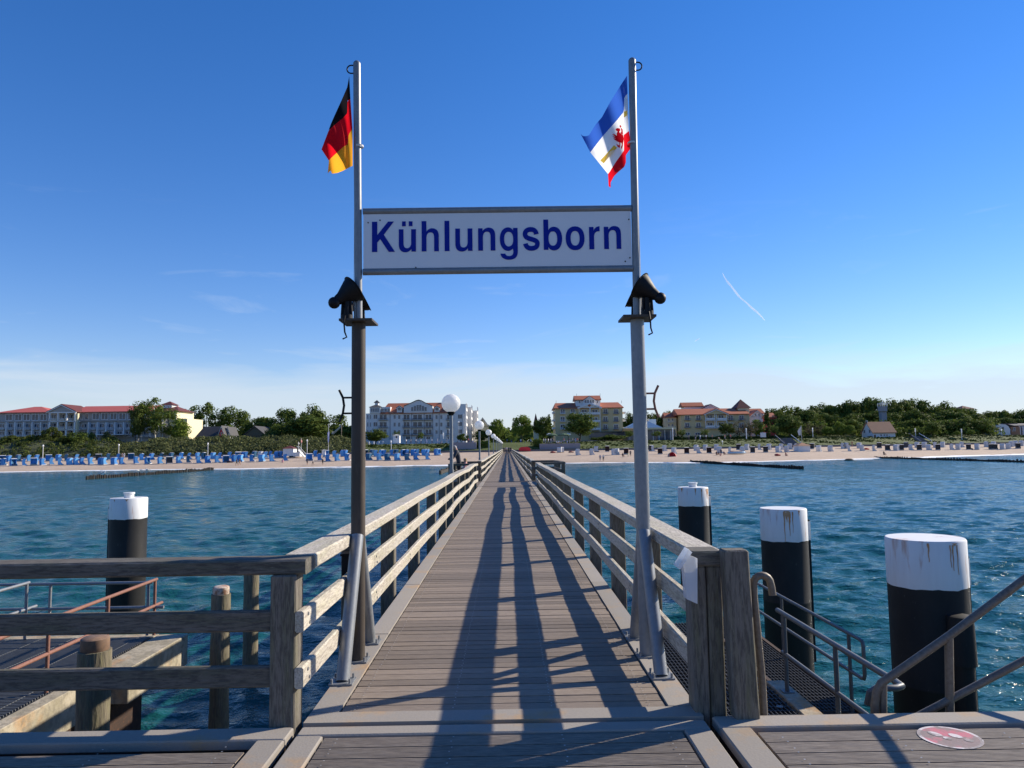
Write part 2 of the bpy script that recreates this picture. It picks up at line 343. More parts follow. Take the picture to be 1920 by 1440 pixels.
screws([-.97, -.33, .31, .96], 4.82, 11, .134); screws([-.98, -.3, .35, .97], -.9, 4.3, .152); screws([-1.6, -2.3, -3.0], 2.2, 4.25, .152); screws([1.62, 2.25, 2.9, 3.5], 2.2, 4.3, .152)
tag(mb.build('deck_screws', mat('screw_steel', (.45, .44, .42), .4, .6)), kind='structure')
# near landing head: three framed modules with grooved boards
def grooved(mb, x0, x1, ya, yb, z):
    y = ya
    while y + .14 <= yb + .001:
        n = 9; pr = [(y, z - .04)]; w = .142 / n
        for i in range(n):
            pr += [(y + i * w + .001, z), (y + i * w + w * .62, z), (y + i * w + w * .70, z - .0035), (y + i * w + w * .94, z - .0035)]
        pr += [(y + .142, z - .04)]
        mb.prism([(a, b) for a, b in pr], x0, x1, 'x'); y += .152
mb = MB(); grooved(mb, -1.062, 1.062, -1.0 + .03, 4.35, -.006); grooved(mb, -13, -1.475, -1.0, 4.30, -.006); grooved(mb, 1.505, 13, -1.0, 4.36, -.006)
for i in range(1): pass
tag(mb.build('head_deck_boards', X['plank']), kind='structure')
mb = MB()
mb.bbox(-1.24, 1.24, 4.365, 4.50, -.06, .003); mb.bbox(-1.24, -1.078, -1, 4.36, -.06, .003); mb.bbox(1.078, 1.24, -1, 4.36, -.06, .003)
mb.bbox(-13, -1.29, 4.31, 4.50, -.06, .003); mb.bbox(-1.455, -1.29, -1, 4.305, -.06, .003)
mb.bbox(1.30, 13, 4.375, 4.56, -.06, .003); mb.bbox(1.30, 1.485, -1, 4.37, -.06, .003)
tag(mb.build('head_deck_kerb', X['conc']), kind='structure')

# ---- railings
def wob(x, y):
    a = .006 + .021 * min(1, max(0, (y - 9) / 20)); q = 1 if x > 0 else -1
    return Vector((a * math.sin(y * .62 + q) + a * .5 * math.sin(y * 1.7 + 2 * q), 0, a * .45 * math.sin(y * .75 + 1.3 * q)))
def railing(name, label, runs, posts, endcaps=True, group=None, matn='rail', t0=0, t1=0):
    """runs = list of (p, q, outward sign) straight runs of inner rail face; posts = list of (x,y,rot90)"""
    p0 = runs[0][0]; off = (p0[0], p0[1], 0)
    t = thing(name, off, label, 'railing', group)
    tops = MB(); mids = MB(); lows = MB()
    for (p, q, s, step) in runs:
        p = Vector((*p, 0)); q = Vector((*q, 0)); n = max(1, round((q - p).length / step)); along_y = abs(q.y - p.y) > abs(q.x - p.x)
        w = lambda v: v + (wob(v.x, v.y) if along_y else Vector((0, 0, 0)))
        for i in range(n):
            a = p.lerp(q, i / n); b = p.lerp(q, (i + 1) / n); d = (b - a).normalized()
            g = .003 if i < n - 1 else 0; e = .002 * random.random()
            pts = [w(a), w(a.lerp(b, .5)), w(b - d * g * 2)]
            if i % 2 == 0 or True:
                tp = list(pts)
                if i == 0: tp[0] = tp[0] + d * t0
                if i == n - 1: tp[-1] = tp[-1] + d * t1
                sw = sorted((s * -.005, s * .205)); tops.sweep(tp, sw[0], sw[1], .915 + e, 1.01 + e)
            sm = sorted((s * .0, s * .055))
            if a.y < 22 or not along_y:
                sd_ = Vector((d.y, -d.x, 0)); wa = w(a)
                for zc in (.63, .29):
                    for (u, v) in ((.10, .03), (.14, -.03)):
                        c = wa + d * u + sd_ * (-s * .001) + Vector((0, 0, zc + v)); mids.tube([c + sd_ * (s * .004), c - sd_ * (s * .005)], .011, 8, m=1)
            if not (i == 0 and endcaps and along_y and False):
                mids.sweep(pts, sm[0], sm[1], .565 + e, .695 + e); lows.sweep(pts, sm[0], sm[1], .225 + e, .355 + e)
    tops.build('top_rail', X[matn], t, off, 'auto'); mids.build('middle_rail', [X[matn], X['zinc']], t, off, 'auto'); lows.build('lower_rail', X[matn], t, off, 'auto')
    first = None
    for (x, y) in posts:
        wv = wob(x, y)
        if first is None:
            m = MB(); m.bbox(-.08, .08, -.085, .085, -.75, .913, .008); first = m.mesh('post', X['post'])
            for v in first.polygons: pass
        o = link('post', first, t, (x + wv.x - off[0], y - off[1], wv.z)); o.rotation_euler.z = random.uniform(-.02, .02)
    return t
yl = [4.60, 6.6, 8.7, 11.1, 13.5, 15.9, 18.3, 20.7, 23.1, 25.5, 27.9, 30.1, 31.9]
yr = [6.8, 8.9, 11.35, 13.8, 16.2, 18.6, 21.0, 23.4, 25.8, 28.2, 30.3, 31.9]
railing('pier_railing', 'sunlit weathered timber railing along the left edge of the pier up to the bench bay', [((-1.24, 4.50), (-1.24, 32.0), -1, 2.4)], [(-1.375, y) for y in yl], t0=.255)
railing('pier_railing', 'shaded timber railing along the right edge of the pier up to the bay', [((1.24, 4.62), (1.24, 32.0), 1, 2.4)], [(1.375, y) for y in yr])
for s, side in ((-1, 'left'), (1, 'right')):
    railing('bay_railing', 'timber railing wrapped round the small platform bay on the %s of the pier' % side,
            [((s * 1.26, 32.05), (s * 2.4, 32.05), s * 1, 2.4) if s > 0 else ((-2.4, 32.05), (-1.26, 32.05), 1, 2.4),
             ((s * 2.34, 32.1), (s * 2.34, 36.6), s, 2.4),
             ((1.26, 36.55), (2.4, 36.55), -1, 2.4) if s > 0 else ((-2.4, 36.55), (-1.26, 36.55), -1, 2.4)],
            [(s * 2.45, 32.15), (s * 2.45, 34.4), (s * 2.45, 36.6)], matn='rail_shaded')
    ys = [37.0 + 2.45 * i for i in range(82)]
    railing('pier_railing', 'long timber railing on the %s of the pier from the bay to the beach' % side,
            [((s * 1.24, 36.7), (s * 1.24, PIER_END), s, 2.45)], [(s * 1.375, y) for y in ys])
railing('head_railing', 'dark backlit timber railing running left along the pier head', [((-13, 4.45), (-1.25, 4.45), 1, 2.9)] if 0 else [((-13.0, 4.54), (-1.30, 4.54), -1, 2.9)],
        [(-3.85, 4.63), (-6.3, 4.63), (-8.8, 4.63), (-11.3, 4.63)], matn='rail_shaded', t1=.062)
# right corner post (two boards), stub post, hooked pipe, plastic lamp box
t = thing('corner_post', (1.31, 4.7, 0), 'thick double timber corner post ending the right railing', 'post')
m = MB(); m.bbox(1.215, 1.312, 4.62, 4.80, -.75, .913); m.bbox(1.318, 1.415, 4.62, 4.80, -.75, .913); m.build('post_timber', X['post'], t, (1.31, 4.7, 0))
m = MB(); m.bbox(1.215, 1.42, 4.60, 4.83, .916, 1.012, .012); m.build('cap', X['rail_shaded'], t, (1.31, 4.7, 0))
m = MB(); m.bbox(1.40 + .03, 1.585, 4.49, 4.62, -.01, 1.03, .010)
m.v = [(x - .03 * z, y, z) for x, y, z in m.v]
tag(m.build('timber_post', X['post'], off=(1.5, 4.55, 0)), 'single square timber post standing beside the double corner post', 'post')
m = MB(); pts = [(1.655, 4.6, -1.0), (1.64, 4.6, .2), (1.61, 4.6, .72)] + [(1.61 + .055 - .055 * math.cos(a), 4.6, .80 + .055 * math.sin(a)) for a in [i * PI / 8 for i in range(0, 8)]] + [(1.725, 4.6, .78), (1.73, 4.6, .73)]
m.tube(pts, .024, 12)
tag(m.build('handrail_pipe', X['brownpipe'], off=(1.65, 4.6, 0), smooth='auto'), 'weathered grab pipe with a hooked top beside the timber posts', 'pipe')
t = thing('post_lamp', (1.16, 4.66, .9), 'clear plastic box lamp with a slanted lid on the right corner post', 'lamp')
m = MB(); m.prism([(1.16, .73), (1.225, .70), (1.235, .98), (1.18, 1.0), (1.15, .93)], 4.515, 4.605, 'y'); m.build('lamp_housing', X['plastic'], t, (1.16, 4.66, .9))
m = MB(); m.prism([(1.105, .93), (1.12, .915), (1.20, 1.02), (1.18, 1.04)], 4.50, 4.62, 'y'); m.build('lid', X['plastic'], t, (1.16, 4.66, .9))
m = MB(); m.box(-1.40, -1.29, 6.30, 6.5, .46, .78); m.box(-1.41, -1.28, 6.28, 6.52, .78, .80)
tag(m.build('junction_box', X['black'], off=(-1.34, 6.4, .46)), 'small black junction box fixed behind the left gantry struts', 'box')

# ---- gantry: two tripod poles with the place-name board
GY = 5.9
def pole(px_top, s, label):
    x = 1.148 if s > 0 else -1.18
    t = thing('gantry_pole', (x, GY, 0), label, 'pole', 'gantry poles')
    o = (x, GY, 0)
    zt = 2.765
    m = MB(); m.tube([(x, GY, .02), (x, GY, zt - .02)], .0575, 24); m.build('lower_pole', X['brownpole'] if s < 0 else X['zinc'], t, o, 'auto')
    m = MB()
    m.tube([(x, GY, zt), (x + s * .022, GY, 5.0)], .032, 16, cap=False); m.sphere((x + s * .022, GY, 5.0), .0322, 16, 8); m.build('upper_pole', X['zinc'], t, o, 'auto')
    for dy in (-.55, .55):
        m = MB(); m.tube([(x, GY + dy * 1.0, .012), (x, GY + dy * .05, 1.0)], .05, 20); m.build('strut', X['zinc'], t, o, 'auto')
    for dy in (-.55, 0, .55):
        m = MB(); m.box(x - .085, x + .085, GY + dy - .085, GY + dy + .085, .006, .018)
        for bx, by in ((-.065, -.065), (.065, -.065), (-.065, .065), (.065, .065)):
            m.tube([(x + bx, GY + dy + by, .018), (x + bx, GY + dy + by, .05)], .009, 6)
        m.build('foot_plate', X['zinc'], t, o)
    m = MB(); m.box(x - .135, x + .135, GY - .14, GY + .16, zt - .018, zt - .0)
    m.build('lamp_shelf', X['brownpole'], t, o)
    m = MB(); c = Vector((x + s * .065, GY, 4.955)); m.tube([(x + s * .045, GY, 4.99)] + [c + Vector((s * (.005 + .036 * math.sin(a)), 0, .036 * math.cos(a))) for a in [i * PI / 10 for i in range(0, 11)]] + [(x + s * .045, GY, 4.92)], .006, 8); m.build('pulley_ring', X['black'], t, o, 'auto')
    m = MB(); cx = x + s * .125   # rope cleat
    m.tube([(x + s * .05, GY, 2.125), (cx, GY, 2.125)], .008, 8); m.tube([(x + s * .05, GY, 1.995), (cx, GY, 1.995)], .008, 8)
    m.tube([(cx + s * .035, GY, 2.19), (cx + s * .004, GY, 2.125), (cx - s * .006, GY, 2.06), (cx + s * .004, GY, 1.995), (cx + s * .03, GY, 1.925)], .010, 8); m.build('rope_cleat', X['rust'] if s > 0 else X['black'], t, o, 'auto')
    m = MB(); m.tube([(x + s * .034, GY - .01, 4.93), (x + s * .037, GY - .01, 4.3), (x + s * .036, GY - .02, 2.75)], .0025, 5)
    m.lathe([(.034, -.008), (.038, -.008), (.038, .008), (.034, .008)], (x, GY, 4.27), 16); m.build('flag_rope', X['cwhite'], t, o)
    return t
pole(0, -1, 'left gantry pole, brown-stained below and grey galvanised above, on three struts')
pole(0, 1, 'right gantry pole, all grey galvanised steel, on three struts')
t = thing('place_name_sign', (0, GY, 3.1), 'long white board with blue place name hung between the two gantry poles', 'sign')
o = (0, GY, 3.1); zb, zt_ = 3.180, 3.700
m = MB(); m.tube([(-1.145, GY, zt_), (1.125, GY, zt_)], .028, 14); m.build('frame_tube', X['zinc'], t, o, 'auto')
m = MB(); m.tube([(-1.145, GY, zb), (1.125, GY, zb)], .028, 14); m.build('frame_tube', X['zinc'], t, o, 'auto')
m = MB(); m.box(-1.14, 1.118, GY - .012, GY + .012, zb + .027, zt_ - .027); m.build('panel', X['panel'], t, o)
m = MB()
for (bx, bz) in ((1.06, 3.24), (1.1, 3.27), (-1.0, 3.62), (-1.1, 3.6), (1.1, 3.6), (-.7, 3.21)):
    m.tube([(bx, GY - .012, bz), (bx, GY - .017, bz)], .006, 8)
m.build('screw', X['black'], t, o)

def bez(p0, p1, p2, p3, n=8):
    return [tuple((1 - t) ** 3 * a + 3 * (1 - t) ** 2 * t * b + 3 * (1 - t) * t * t * c + t ** 3 * d for a, b, c, d in zip(p0, p1, p2, p3)) for t in [i / n for i in range(1, n + 1)]]
def oval(cx, cy, rx, ry, a0=0, a1=360, n=28, e=2.25):
    o = []
    for i in range(n + (a1 - a0 < 360)):
        a = math.radians(a0 + (a1 - a0) * i / n); c, s_ = math.cos(a), math.sin(a)
        o.append((cx + rx * math.copysign(abs(c) ** (2 / e), c), cy + ry * math.copysign(abs(s_) ** (2 / e), s_)))
    return o
def stroke(pts, w, c0=None, c1=None):
    L_, R__ = [], []
    for i, p in enumerate(pts):
        a = pts[max(i - 1, 0)]; b = pts[min(i + 1, len(pts) - 1)]; dx, dy = b[0] - a[0], b[1] - a[1]; l = math.hypot(dx, dy)
        ww = w(i / (len(pts) - 1)) / 2 if callable(w) else w / 2
        L_.append((p[0] - dy / l * ww, p[1] + dx / l * ww)); R__.append((p[0] + dy / l * ww, p[1] - dx / l * ww))
    return L_ + R__[::-1]
def arch(top):
    return [(0, 0), (0, top)] + ([(59, top), (59, 238)] if top > 300 else [(56, top), (56, 238)]) + bez((56, 238), (75, 268), (102, 281), (130, 281)) + bez((130, 281), (185, 281), (212, 245), (212, 188)) + [(212, 0), (154, 0), (154, 168)] + bez((154, 168), (154, 212), (140, 232), (110, 232)) + bez((110, 232), (78, 232), (59, 205), (59, 165)) + [(59, 0)]
def rot180(g, w, h): return [(w - x, h - y) for x, y in g]
def bowl(x1=230): # b outline without counter
    return [(0, 0), (0, 370), (60, 370), (60, 240)] + bez((60, 240), (75, 268), (98, 281), (128, 281)) + bez((128, 281), (192, 281), (x1, 222), (x1, 137)) + bez((x1, 137), (x1, 52), (192, -9), (128, -9)) + bez((128, -9), (98, -9), (75, 4), (57, 34)) + [(57, 0)]
GL = []   # (x, [rings])
GL.append((317, [[(0, 0), (0, 370), (66, 370), (66, 207), (200, 370), (272, 370), (147, 210), (284, 0), (207, 0), (102, 158), (66, 116), (66, 0)]]))
U_G = rot180(arch(273), 212, 273)
GL.append((650, [U_G, [(40, 311), (40, 370), (86, 370), (86, 311)], [(124, 311), (124, 370), (170, 370), (170, 311)]]))
GL.append((933, [arch(370)])); GL.append((1217, [[(0, 0), (0, 370), (60, 370), (60, 0)]])); GL.append((1350, [U_G])); GL.append((1633, [arch(273)]))
g_ = bez((166, 30), (150, 5), (125, -7), (104, -7)) + bez((104, -7), (40, -7), (0, 52), (0, 137)) + bez((0, 137), (0, 222), (40, 281), (104, 281)) + bez((104, 281), (130, 281), (152, 268), (166, 240)) + [(166, 273), (222, 273), (222, -10)] + bez((222, -10), (222, -85), (180, -115), (112, -115)) + bez((112, -115), (50, -115), (10, -85), (6, -40)) + [(66, -40)] + bez((66, -40), (70, -62), (85, -70), (112, -70)) + bez((112, -70), (148, -70), (166, -52), (166, -10))
GL.append((1902, [g_, oval(110, 137, 56, 90)]))
sp = [(37, 80)] + bez((37, 80), (42, 42), (70, 20), (110, 20)) + bez((110, 20), (155, 20), (186, 40), (186, 76)) + bez((186, 76), (186, 108), (160, 118), (110, 133)) + bez((110, 133), (60, 148), (34, 160), (34, 194)) + bez((34, 194), (34, 232), (62, 252), (104, 252)) + bez((104, 252), (146, 252), (170, 232), (174, 192))
GL.append((2182, [stroke(sp, lambda t: 58)])); GL.append((2446, [bowl(), oval(115, 137, 54, 88)])); GL.append((2720, [oval(117, 137, 117, 146), oval(117, 137, 56, 90)]))
GL.append((3012, [[(0, 0), (0, 273), (56, 273), (56, 228)] + bez((56, 228), (72, 262), (98, 281), (132, 280)) + [(132, 220)] + bez((132, 220), (85, 222), (61, 200), (61, 150)) + [(61, 0)]])); GL.append((3196, [arch(273)]))
LX0, LX1, LZ0, LZ1 = -1.068, 1.030, 3.347, 3.607
fc = bpy.data.curves.new('lettering', 'CURVE'); fc.dimensions = '2D'; fc.fill_mode = 'BOTH'; fc.extrude = .0015
kx = (LX1 - LX0) / (3408 - 317); kz = (LZ1 - LZ0) / 370
for gx, rings in GL:
    for rg in rings:
        sp_ = fc.splines.new('POLY'); sp_.points.add(len(rg) - 1); sp_.use_cyclic_u = True
        for i, (a, b) in enumerate(rg): sp_.points[i].co = (LX0 + (gx - 317 + a) * kx, LZ0 + b * kz, 0, 1)
fo = bpy.data.objects.new('lettering', fc); col.objects.link(fo)
dg = bpy.context.evaluated_depsgraph_get(); me = bpy.data.meshes.new_from_object(fo.evaluated_get(dg)); bpy.data.objects.remove(fo)
for v in me.vertices: v.co = Vector((v.co.x, GY - .0145 + v.co.z, v.co.y)) - Vector(o)
me.materials.clear(); me.materials.append(X['blue']); link('lettering', me, t)

# ---- floodlights on the pole shelves
def flood(name, loc, d, label, big=1.0):
    t = thing(name, loc, label, 'floodlight', 'floodlights on the gantry'); big *= .95
    d = Vector(d).normalized(); R = d.to_track_quat('Z', 'Y').to_matrix(); c = Vector((0, 0, .225)) * big; o = (0, 0, 0)
    m = MB(); m.lathe([(.001, -.13), (.03, -.125), (.045, -.10), (.05, -.07), (.058, -.05), (.082, 0), (.106, .05), (.113, .075), (.124, .077), (.124, .084), (.106, .084), (.096, .06), (.02, .0), (.001, 0)], c, 24, None, R * big); m.build('reflector_bowl', X['black'], t, o, 'auto')
    m = MB(); q = c + R @ Vector((0, 0, -.14)) * big; m.sphere(q, .052 * big, 14, 8); m.build('ballast_cap', X['black'], t, o, 'auto')
    m = MB(); m.tube([(-.04, 0, 0), (-.04, 0, .03), (-.03, 0, .20)], .011, 8); m.tube([(.04, 0, 0), (.04, 0, .03), (.03, 0, .20)], .011, 8); m.tube([(0, 0, 0), (0, 0, .035)], .05, 14); m.tube([(0, 0, .02), (0, 0, .20)], .028, 10); m.build('bracket', X['black'], t, o, 'auto')
    if big > .85: m = MB(); m.tube([(0, -.06, .02), (0, -.1, -.05), (.004, -.09, -.12), (.018, -.08, -.16), (-.015, -.08, -.175)], .007, 6); m.build('cable', X['black'], t, o)
    return t
flood('floodlight', (-1.175 - .09, GY - .07, 2.768), (.70, .35, .62), 'black floodlight aimed up at the sign on the near side of the left pole')
flood('floodlight', (-1.175 - .03, GY + .15, 2.768), (.8, .1, .42), 'black floodlight behind the left pole, partly hidden by it', .8)
flood('floodlight', (1.155 + .07, GY - .07, 2.768), (-.75, .30, .60), 'dark grey floodlight aimed up at the sign on the near side of the right pole')
flood('floodlight', (1.155 + .02, GY + .15, 2.768), (-.8, .1, .42), 'black floodlight behind the right pole with only its rim showing', .8)

# ---- flags
def pl_resample(pts, n):
    pts = [Vector(p) for p in pts]; d = [0]
    for a, b in zip(pts, pts[1:]): d.append(d[-1] + (b - a).length)
    out = []
    for i in range(n):
        s = d[-1] * i / (n - 1); k = 0
        while k < len(pts) - 2 and d[k + 1] < s: k += 1
        f = (s - d[k]) / max(1e-9, d[k + 1] - d[k]); out.append(pts[k].lerp(pts[k + 1], min(1, f)))
    return out
def flag(name, label, stripes, mats, ox, conv, fold, n=26, rows=9, extra=None):
    m = MB()
    for (A, B, mi) in stripes:
        a = pl_resample(A, n); b = pl_resample(B, n); g = [[conv(a[i].lerp(b[i], j / rows), fold) for i in range(n)] for j in range(rows + 1)]
        base = len(m.v)
        for r in g: m.v += [tuple(p) for p in r]
        for j in range(rows):
            for i in range(n - 1):
                m.f.append((base + j * n + i, base + j * n + i + 1, base + (j + 1) * n + i + 1, base + (j + 1) * n + i)); m.m.append(mi)
    o = m.build(name, mats, off=ox, smooth=True); tag(o, label, 'flag', 'flags on the gantry'); return o
def cloth(n_, c): return mat(n_, c, .8, trans=.6, spec=.1)
CB, CR, CG, CBL, CW = cloth('flag_black', (.012, .01, .012)), cloth('flag_red', (.75, .008, .02)), cloth('flag_gold', (.95, .42, .03)), cloth('flag_blue', (.04, .13, .55)), cloth('flag_white', (.9, .9, .92))
CY = cloth('flag_yellow', (.85, .6, .10))
def convL(q, f, dy=0):
    px, py = 560 + q.x / 4.8, 80 + q.y / 4.8
    u = (485 - q.x); Y = GY + .02 + .0011 * u * math.sin(q.y * .006) * .6 + .035 * math.sin(u * .03 + q.y * .008) * min(1, u / 60)
    return P(px, py, Y)
def convR(q, f, dy=0):
    px, py = 1060 + q.x / 4.8, 80 + q.y / 4.8
    u = max(0, 575 - q.x); Y = GY + .02 + dy + .03 * math.sin(u * .022 + q.y * .007) * min(1, u / 60)
    return P(px, py, Y)
B1 = [(466, 505, 0), (440, 520, 0), (437, 635, 0), (405, 672, 0), (330, 735, 0), (271, 787, 0)]
flag('flag', 'black, red and gold flag hanging in folds from the left pole', [
    ([(455, 300, 0), (437, 400, 0), (385, 520, 0), (330, 640, 0), (290, 730, 0), (270, 785, 0)], B1, 0),
    (B1 + [(205, 960, 0)], [(484, 770, 0), (450, 830, 0), (443, 912, 0), (400, 940, 0), (350, 985, 0), (290, 1040, 0), (272, 1062, 0)], 1),
    ([(484, 770, 0), (450, 830, 0), (443, 912, 0), (400, 940, 0), (350, 985, 0), (290, 1040, 0), (272, 1062, 0)],
     [(486, 1108, 0), (440, 1132, 0), (400, 1152, 0), (350, 1172, 0), (300, 1180, 0), (288, 1150, 0), (262, 1176, 0)], 2)],
    [CB, CR, CG], tuple(P(655, 200, GY)), convL, 1)
fl = flag('flag', 'torn blue, white and red flag with a red griffin hanging from the right pole', [
    ([(556, 295, 0), (500, 380, 0), (400, 540, 0), (330, 670, 0), (270, 740, 0), (210, 838, 0), (165, 845, 0), (138, 822, 0)],
     [(560, 460, 0), (530, 490, 0), (527, 620, 0), (480, 680, 0), (400, 770, 0), (330, 850, 0), (280, 915, 0), (225, 987, 0)], 0),
    ([(560, 460, 0), (530, 490, 0), (527, 620, 0), (480, 680, 0), (400, 770, 0), (330, 850, 0), (280, 915, 0), (225, 987, 0)],
     [(572, 795, 0), (525, 830, 0), (528, 970, 0), (500, 1010, 0), (450, 1080, 0), (400, 1160, 0), (384, 1182, 0)], 1),
    ([(572, 795, 0), (525, 830, 0), (528, 970, 0), (500, 1010, 0), (450, 1080, 0), (400, 1160, 0), (384, 1182, 0)],
     [(585, 880, 0), (583, 960, 0), (545, 1010, 0), (545, 1080, 0), (530, 1120, 0), (480, 1160, 0), (440, 1200, 0), (405, 1262, 0), (410, 1310, 0), (390, 1290, 0)], 2)],
    [CBL, CW, CR], tuple(P(1180, 200, GY)), convR, 1)
def flat_on_flag(polys, name, ma):
    m = MB(); o = fl.location
    for pl in polys:
        for dy in (-.012,):
            m.face([convR(Vector((a, b, 0)), 1, dy) for a, b in pl])
    return m.build(name, ma, fl, tuple(o))
flat_on_flag([[(438, 922), (465, 945), (408, 1010), (345, 1087), (314, 1060), (380, 990)], [(528, 620), (556, 610), (556, 655), (528, 674)]], 'yellow_stripe', CY)
flat_on_flag([
    [(452, 775), (470, 768), (492, 772), (495, 790), (485, 800), (492, 815), (520, 830), (526, 860), (524, 890), (508, 905), (485, 892), (470, 870), (462, 845), (462, 815), (470, 800), (456, 790)],
    [(418, 806), (470, 842), (474, 868), (505, 890), (480, 897), (452, 880), (430, 862), (452, 862), (422, 842), (448, 845), (418, 824), (440, 826)],
    [(492, 815), (520, 828), (516, 780), (498, 760), (508, 752), (490, 738), (488, 756), (500, 770), (504, 800)],
    [(485, 890), (498, 892), (494, 930), (490, 948), (470, 935), (458, 910), (476, 920), (486, 925)],
    [(505, 890), (522, 890), (518, 930), (508, 965), (500, 940), (508, 920)]], 'griffin_emblem', CR)

# ---- globe lamps along the left railing
lamp = thing('pier_lamp', (-1.52, 20.6, 0), 'nearest and largest globe lamp on a steel pole at the left railing', 'street lamp', 'globe lamps along the pier')
m = MB(); m.tube([(0, 0, -.7), (0, 0, 1.1)], .062, 16); m.tube([(0, 0, 1.1), (0, 0, 2.66)], .05, 16); m.build('lamp_pole', X['zinc'], lamp, smooth='auto')
m = MB(); m.lathe([(.05, 2.60), (.10, 2.66), (.12, 2.70), (.02, 2.72)], n=20); m.build('collar', X['black'], lamp, smooth='auto')
m = MB(); prof = []
for i in range(17):
    a = -PI / 2 + .42 + (PI - .42) * i / 16; prof.append((max(.001, .268 * math.cos(a)), 2.945 + .262 * math.sin(a)))
m.lathe([(.001, prof[0][1])] + prof, n=32); m.build('lamp_globe', X['globe'], lamp, smooth='auto')
m = MB(); m.box(.04, .16, -.05, .05, .2, .28); m.box(.04, .16, -.05, .05, .75, .83); m.build('clamp', X['zinc'], lamp)
for i in range(1, 11):
    dup(lamp, (-1.52, 20.6 + 21.3 * i, 0), label='%s globe lamp from the pier head in the row along the left railing' % ordn(i + 1))

# ================================================================ MOORING PILES
def big_pile(px, Y, top, r, label, knob=False, flange=1, wh=.42, st=()):
    x = PX(px, Y) if False else G(px, 1000, 0).x * 0 + P(px, 1000, Y).x
    t = thing('mooring_pile', (x, Y, -2.8), label, 'mooring pile', 'black and white mooring piles')
    o = (0, 0, 0); zt = top + 2.8
    m = MB(); m.lathe([(r, -1.5), (r, zt - wh - 1.2), (r + .004, zt - wh - 1.19), (r + .004, zt - wh - 1.17), (r, zt - wh - 1.16), (r, zt - wh + .03)], n=48); m.build('pile_shaft', X['pileblack'], t, smooth='auto')
    m = MB(); m.lathe([(r + .002, zt - wh), (r + .002, zt - .02), (r - .01, zt), (.001, zt)], n=48); m.v = [(a_, b_, c_ + (.007 * math.sin(7 * a_ / r + 3 * b_ / r) + .004 * math.sin(19 * a_ / r) if c_ < zt - .1 else 0)) for a_, b_, c_ in m.v]; m.build('white_cap', X['capwhite'], t, smooth='auto')
    m = MB(); a = .15 if flange > 0 else PI - .15; cx, cy = math.cos(a) * (r + .035), math.sin(a) * (r + .035)
    m.box(cx - .045, cx + .045, cy - .09, cy + .09, .2, zt - .24); m.build('fender_strip', X['pileblack'], t)
    m = MB(); m.box(cx - .05, cx + .05, cy - .1, cy + .1, zt - wh - .02, zt - .27); m.build('fender_plate', X['capwhite'], t)
    streak(t, r, zt - .02, st)
    if knob:
        m = MB(); m.lathe([(.12, zt), (.12, zt + .1), (.14, zt + .1), (.14, zt + .14), (.001, zt + .14)], n=20); m.build('top_knob', X['capwhite'], t, smooth='auto')
    return t
X['ruststain'] = mat('rust_stain', (.58, .25, .09), .8, noise=[(14, .6, (.30, .12, .05)), (6, .6, (.55, .40, .26))])
def streak(t, r, zt, items):
    m = MB()
    for (ang, w, L_, z0) in items:
        n = 10; a = math.radians(ang); L1 = []; 
        for i in range(n + 1):
            f = i / n; ww = w * (1 - f) ** 1.6 * (.8 + .2 * math.sin(i * 2.3 + ang)) + .004; off_ = .003 * math.sin(i * 1.1 + ang)
            L1.append(((off_ - ww) / r + a, (off_ + ww) / r + a, zt - z0 - L_ * f))
        for (a0, a1, z), (b0, b1, z2) in zip(L1, L1[1:]):
            R_2 = r + .005; m.face([(R_2 * math.cos(a0), R_2 * math.sin(a0), z), (R_2 * math.cos(b0), R_2 * math.sin(b0), z2), (R_2 * math.cos(b1), R_2 * math.sin(b1), z2), (R_2 * math.cos(a1), R_2 * math.sin(a1), z)])
    m.build('rust_streak', X['ruststain'], t)
    m = MB(); random.seed(int(r * 1000) + len(items))
    for _ in range(9):
        x, y = random.uniform(-.6, .6) * r, random.uniform(-.6, .5) * r; q = random.uniform(.015, .05)
        m.face([(x + q * random.uniform(.5, 1.4) * math.cos(k), y + q * random.uniform(.5, 1.4) * math.sin(k), zt + .003) for k in [i * PI / 4 for i in range(8)]])
    m.build('rust_patch', X['ruststain'], t)
def capwhite():
    m = mat('pile_white_paint', (.72, .72, .71), .55, noise=[(2.2, .9, (.42, .16, .05), .60, .70), (1.2, .35, (.5, .42, .32), .5, .7), (8, .3, (.6, .6, .6))], stretch=(2.2, 2.2, .35)); return m
X['capwhite'] = capwhite()
big_pile(1733, 9.1, .50, .45, 'largest black mooring pile with rust-streaked white top, at the right', wh=.57, st=[(-115, .012, .22, .0), (-76, .045, .035, 0), (-80, .010, .30, .02), (-72, .008, .35, .02), (-84, .006, .26, .02)])
big_pile(1470, 14.7, .40, .445, 'middle black mooring pile on the right with orange rust streak on its white top', wh=.62, st=[(-102, .07, .22, 0), (-96, .035, .46, .02), (-108, .02, .58, .02), (-88, .012, .4, .02), (-70, .02, .1, 0)])
big_pile(1302, 22.4, .40, .45, 'farthest of the three right mooring piles, black with white top and small knob', True, wh=.55, st=[(-150, .05, .12, 0), (-40, .08, .30, .02), (-30, .05, .5, .02), (-95, .03, .2, 0), (-70, .02, .45, .02)])
big_pile(240, 19.4, .52, .45, 'lone black mooring pile with white top and knob, left of the pier', True, -1, wh=.53, st=[(-110, .03, .06, 0), (-70, .05, .05, 0)])
m = MB(); m.lathe([(.12, -1.5), (.12, -.3), (.14, -.3), (.15, -.55), (.14, 0), (.11, .012), (.001, .012)], n=20)
bp = P(1800, 1155, 8.6); m.v = [(x + bp.x, y + 8.6, z + bp.z) for x, y, z in m.v]
tag(m.build('fender_bollard', X['pileblack'], off=(bp.x, 8.6, -2.8), smooth='auto'), 'short black capped fender bollard in front of the largest pile', 'bollard')
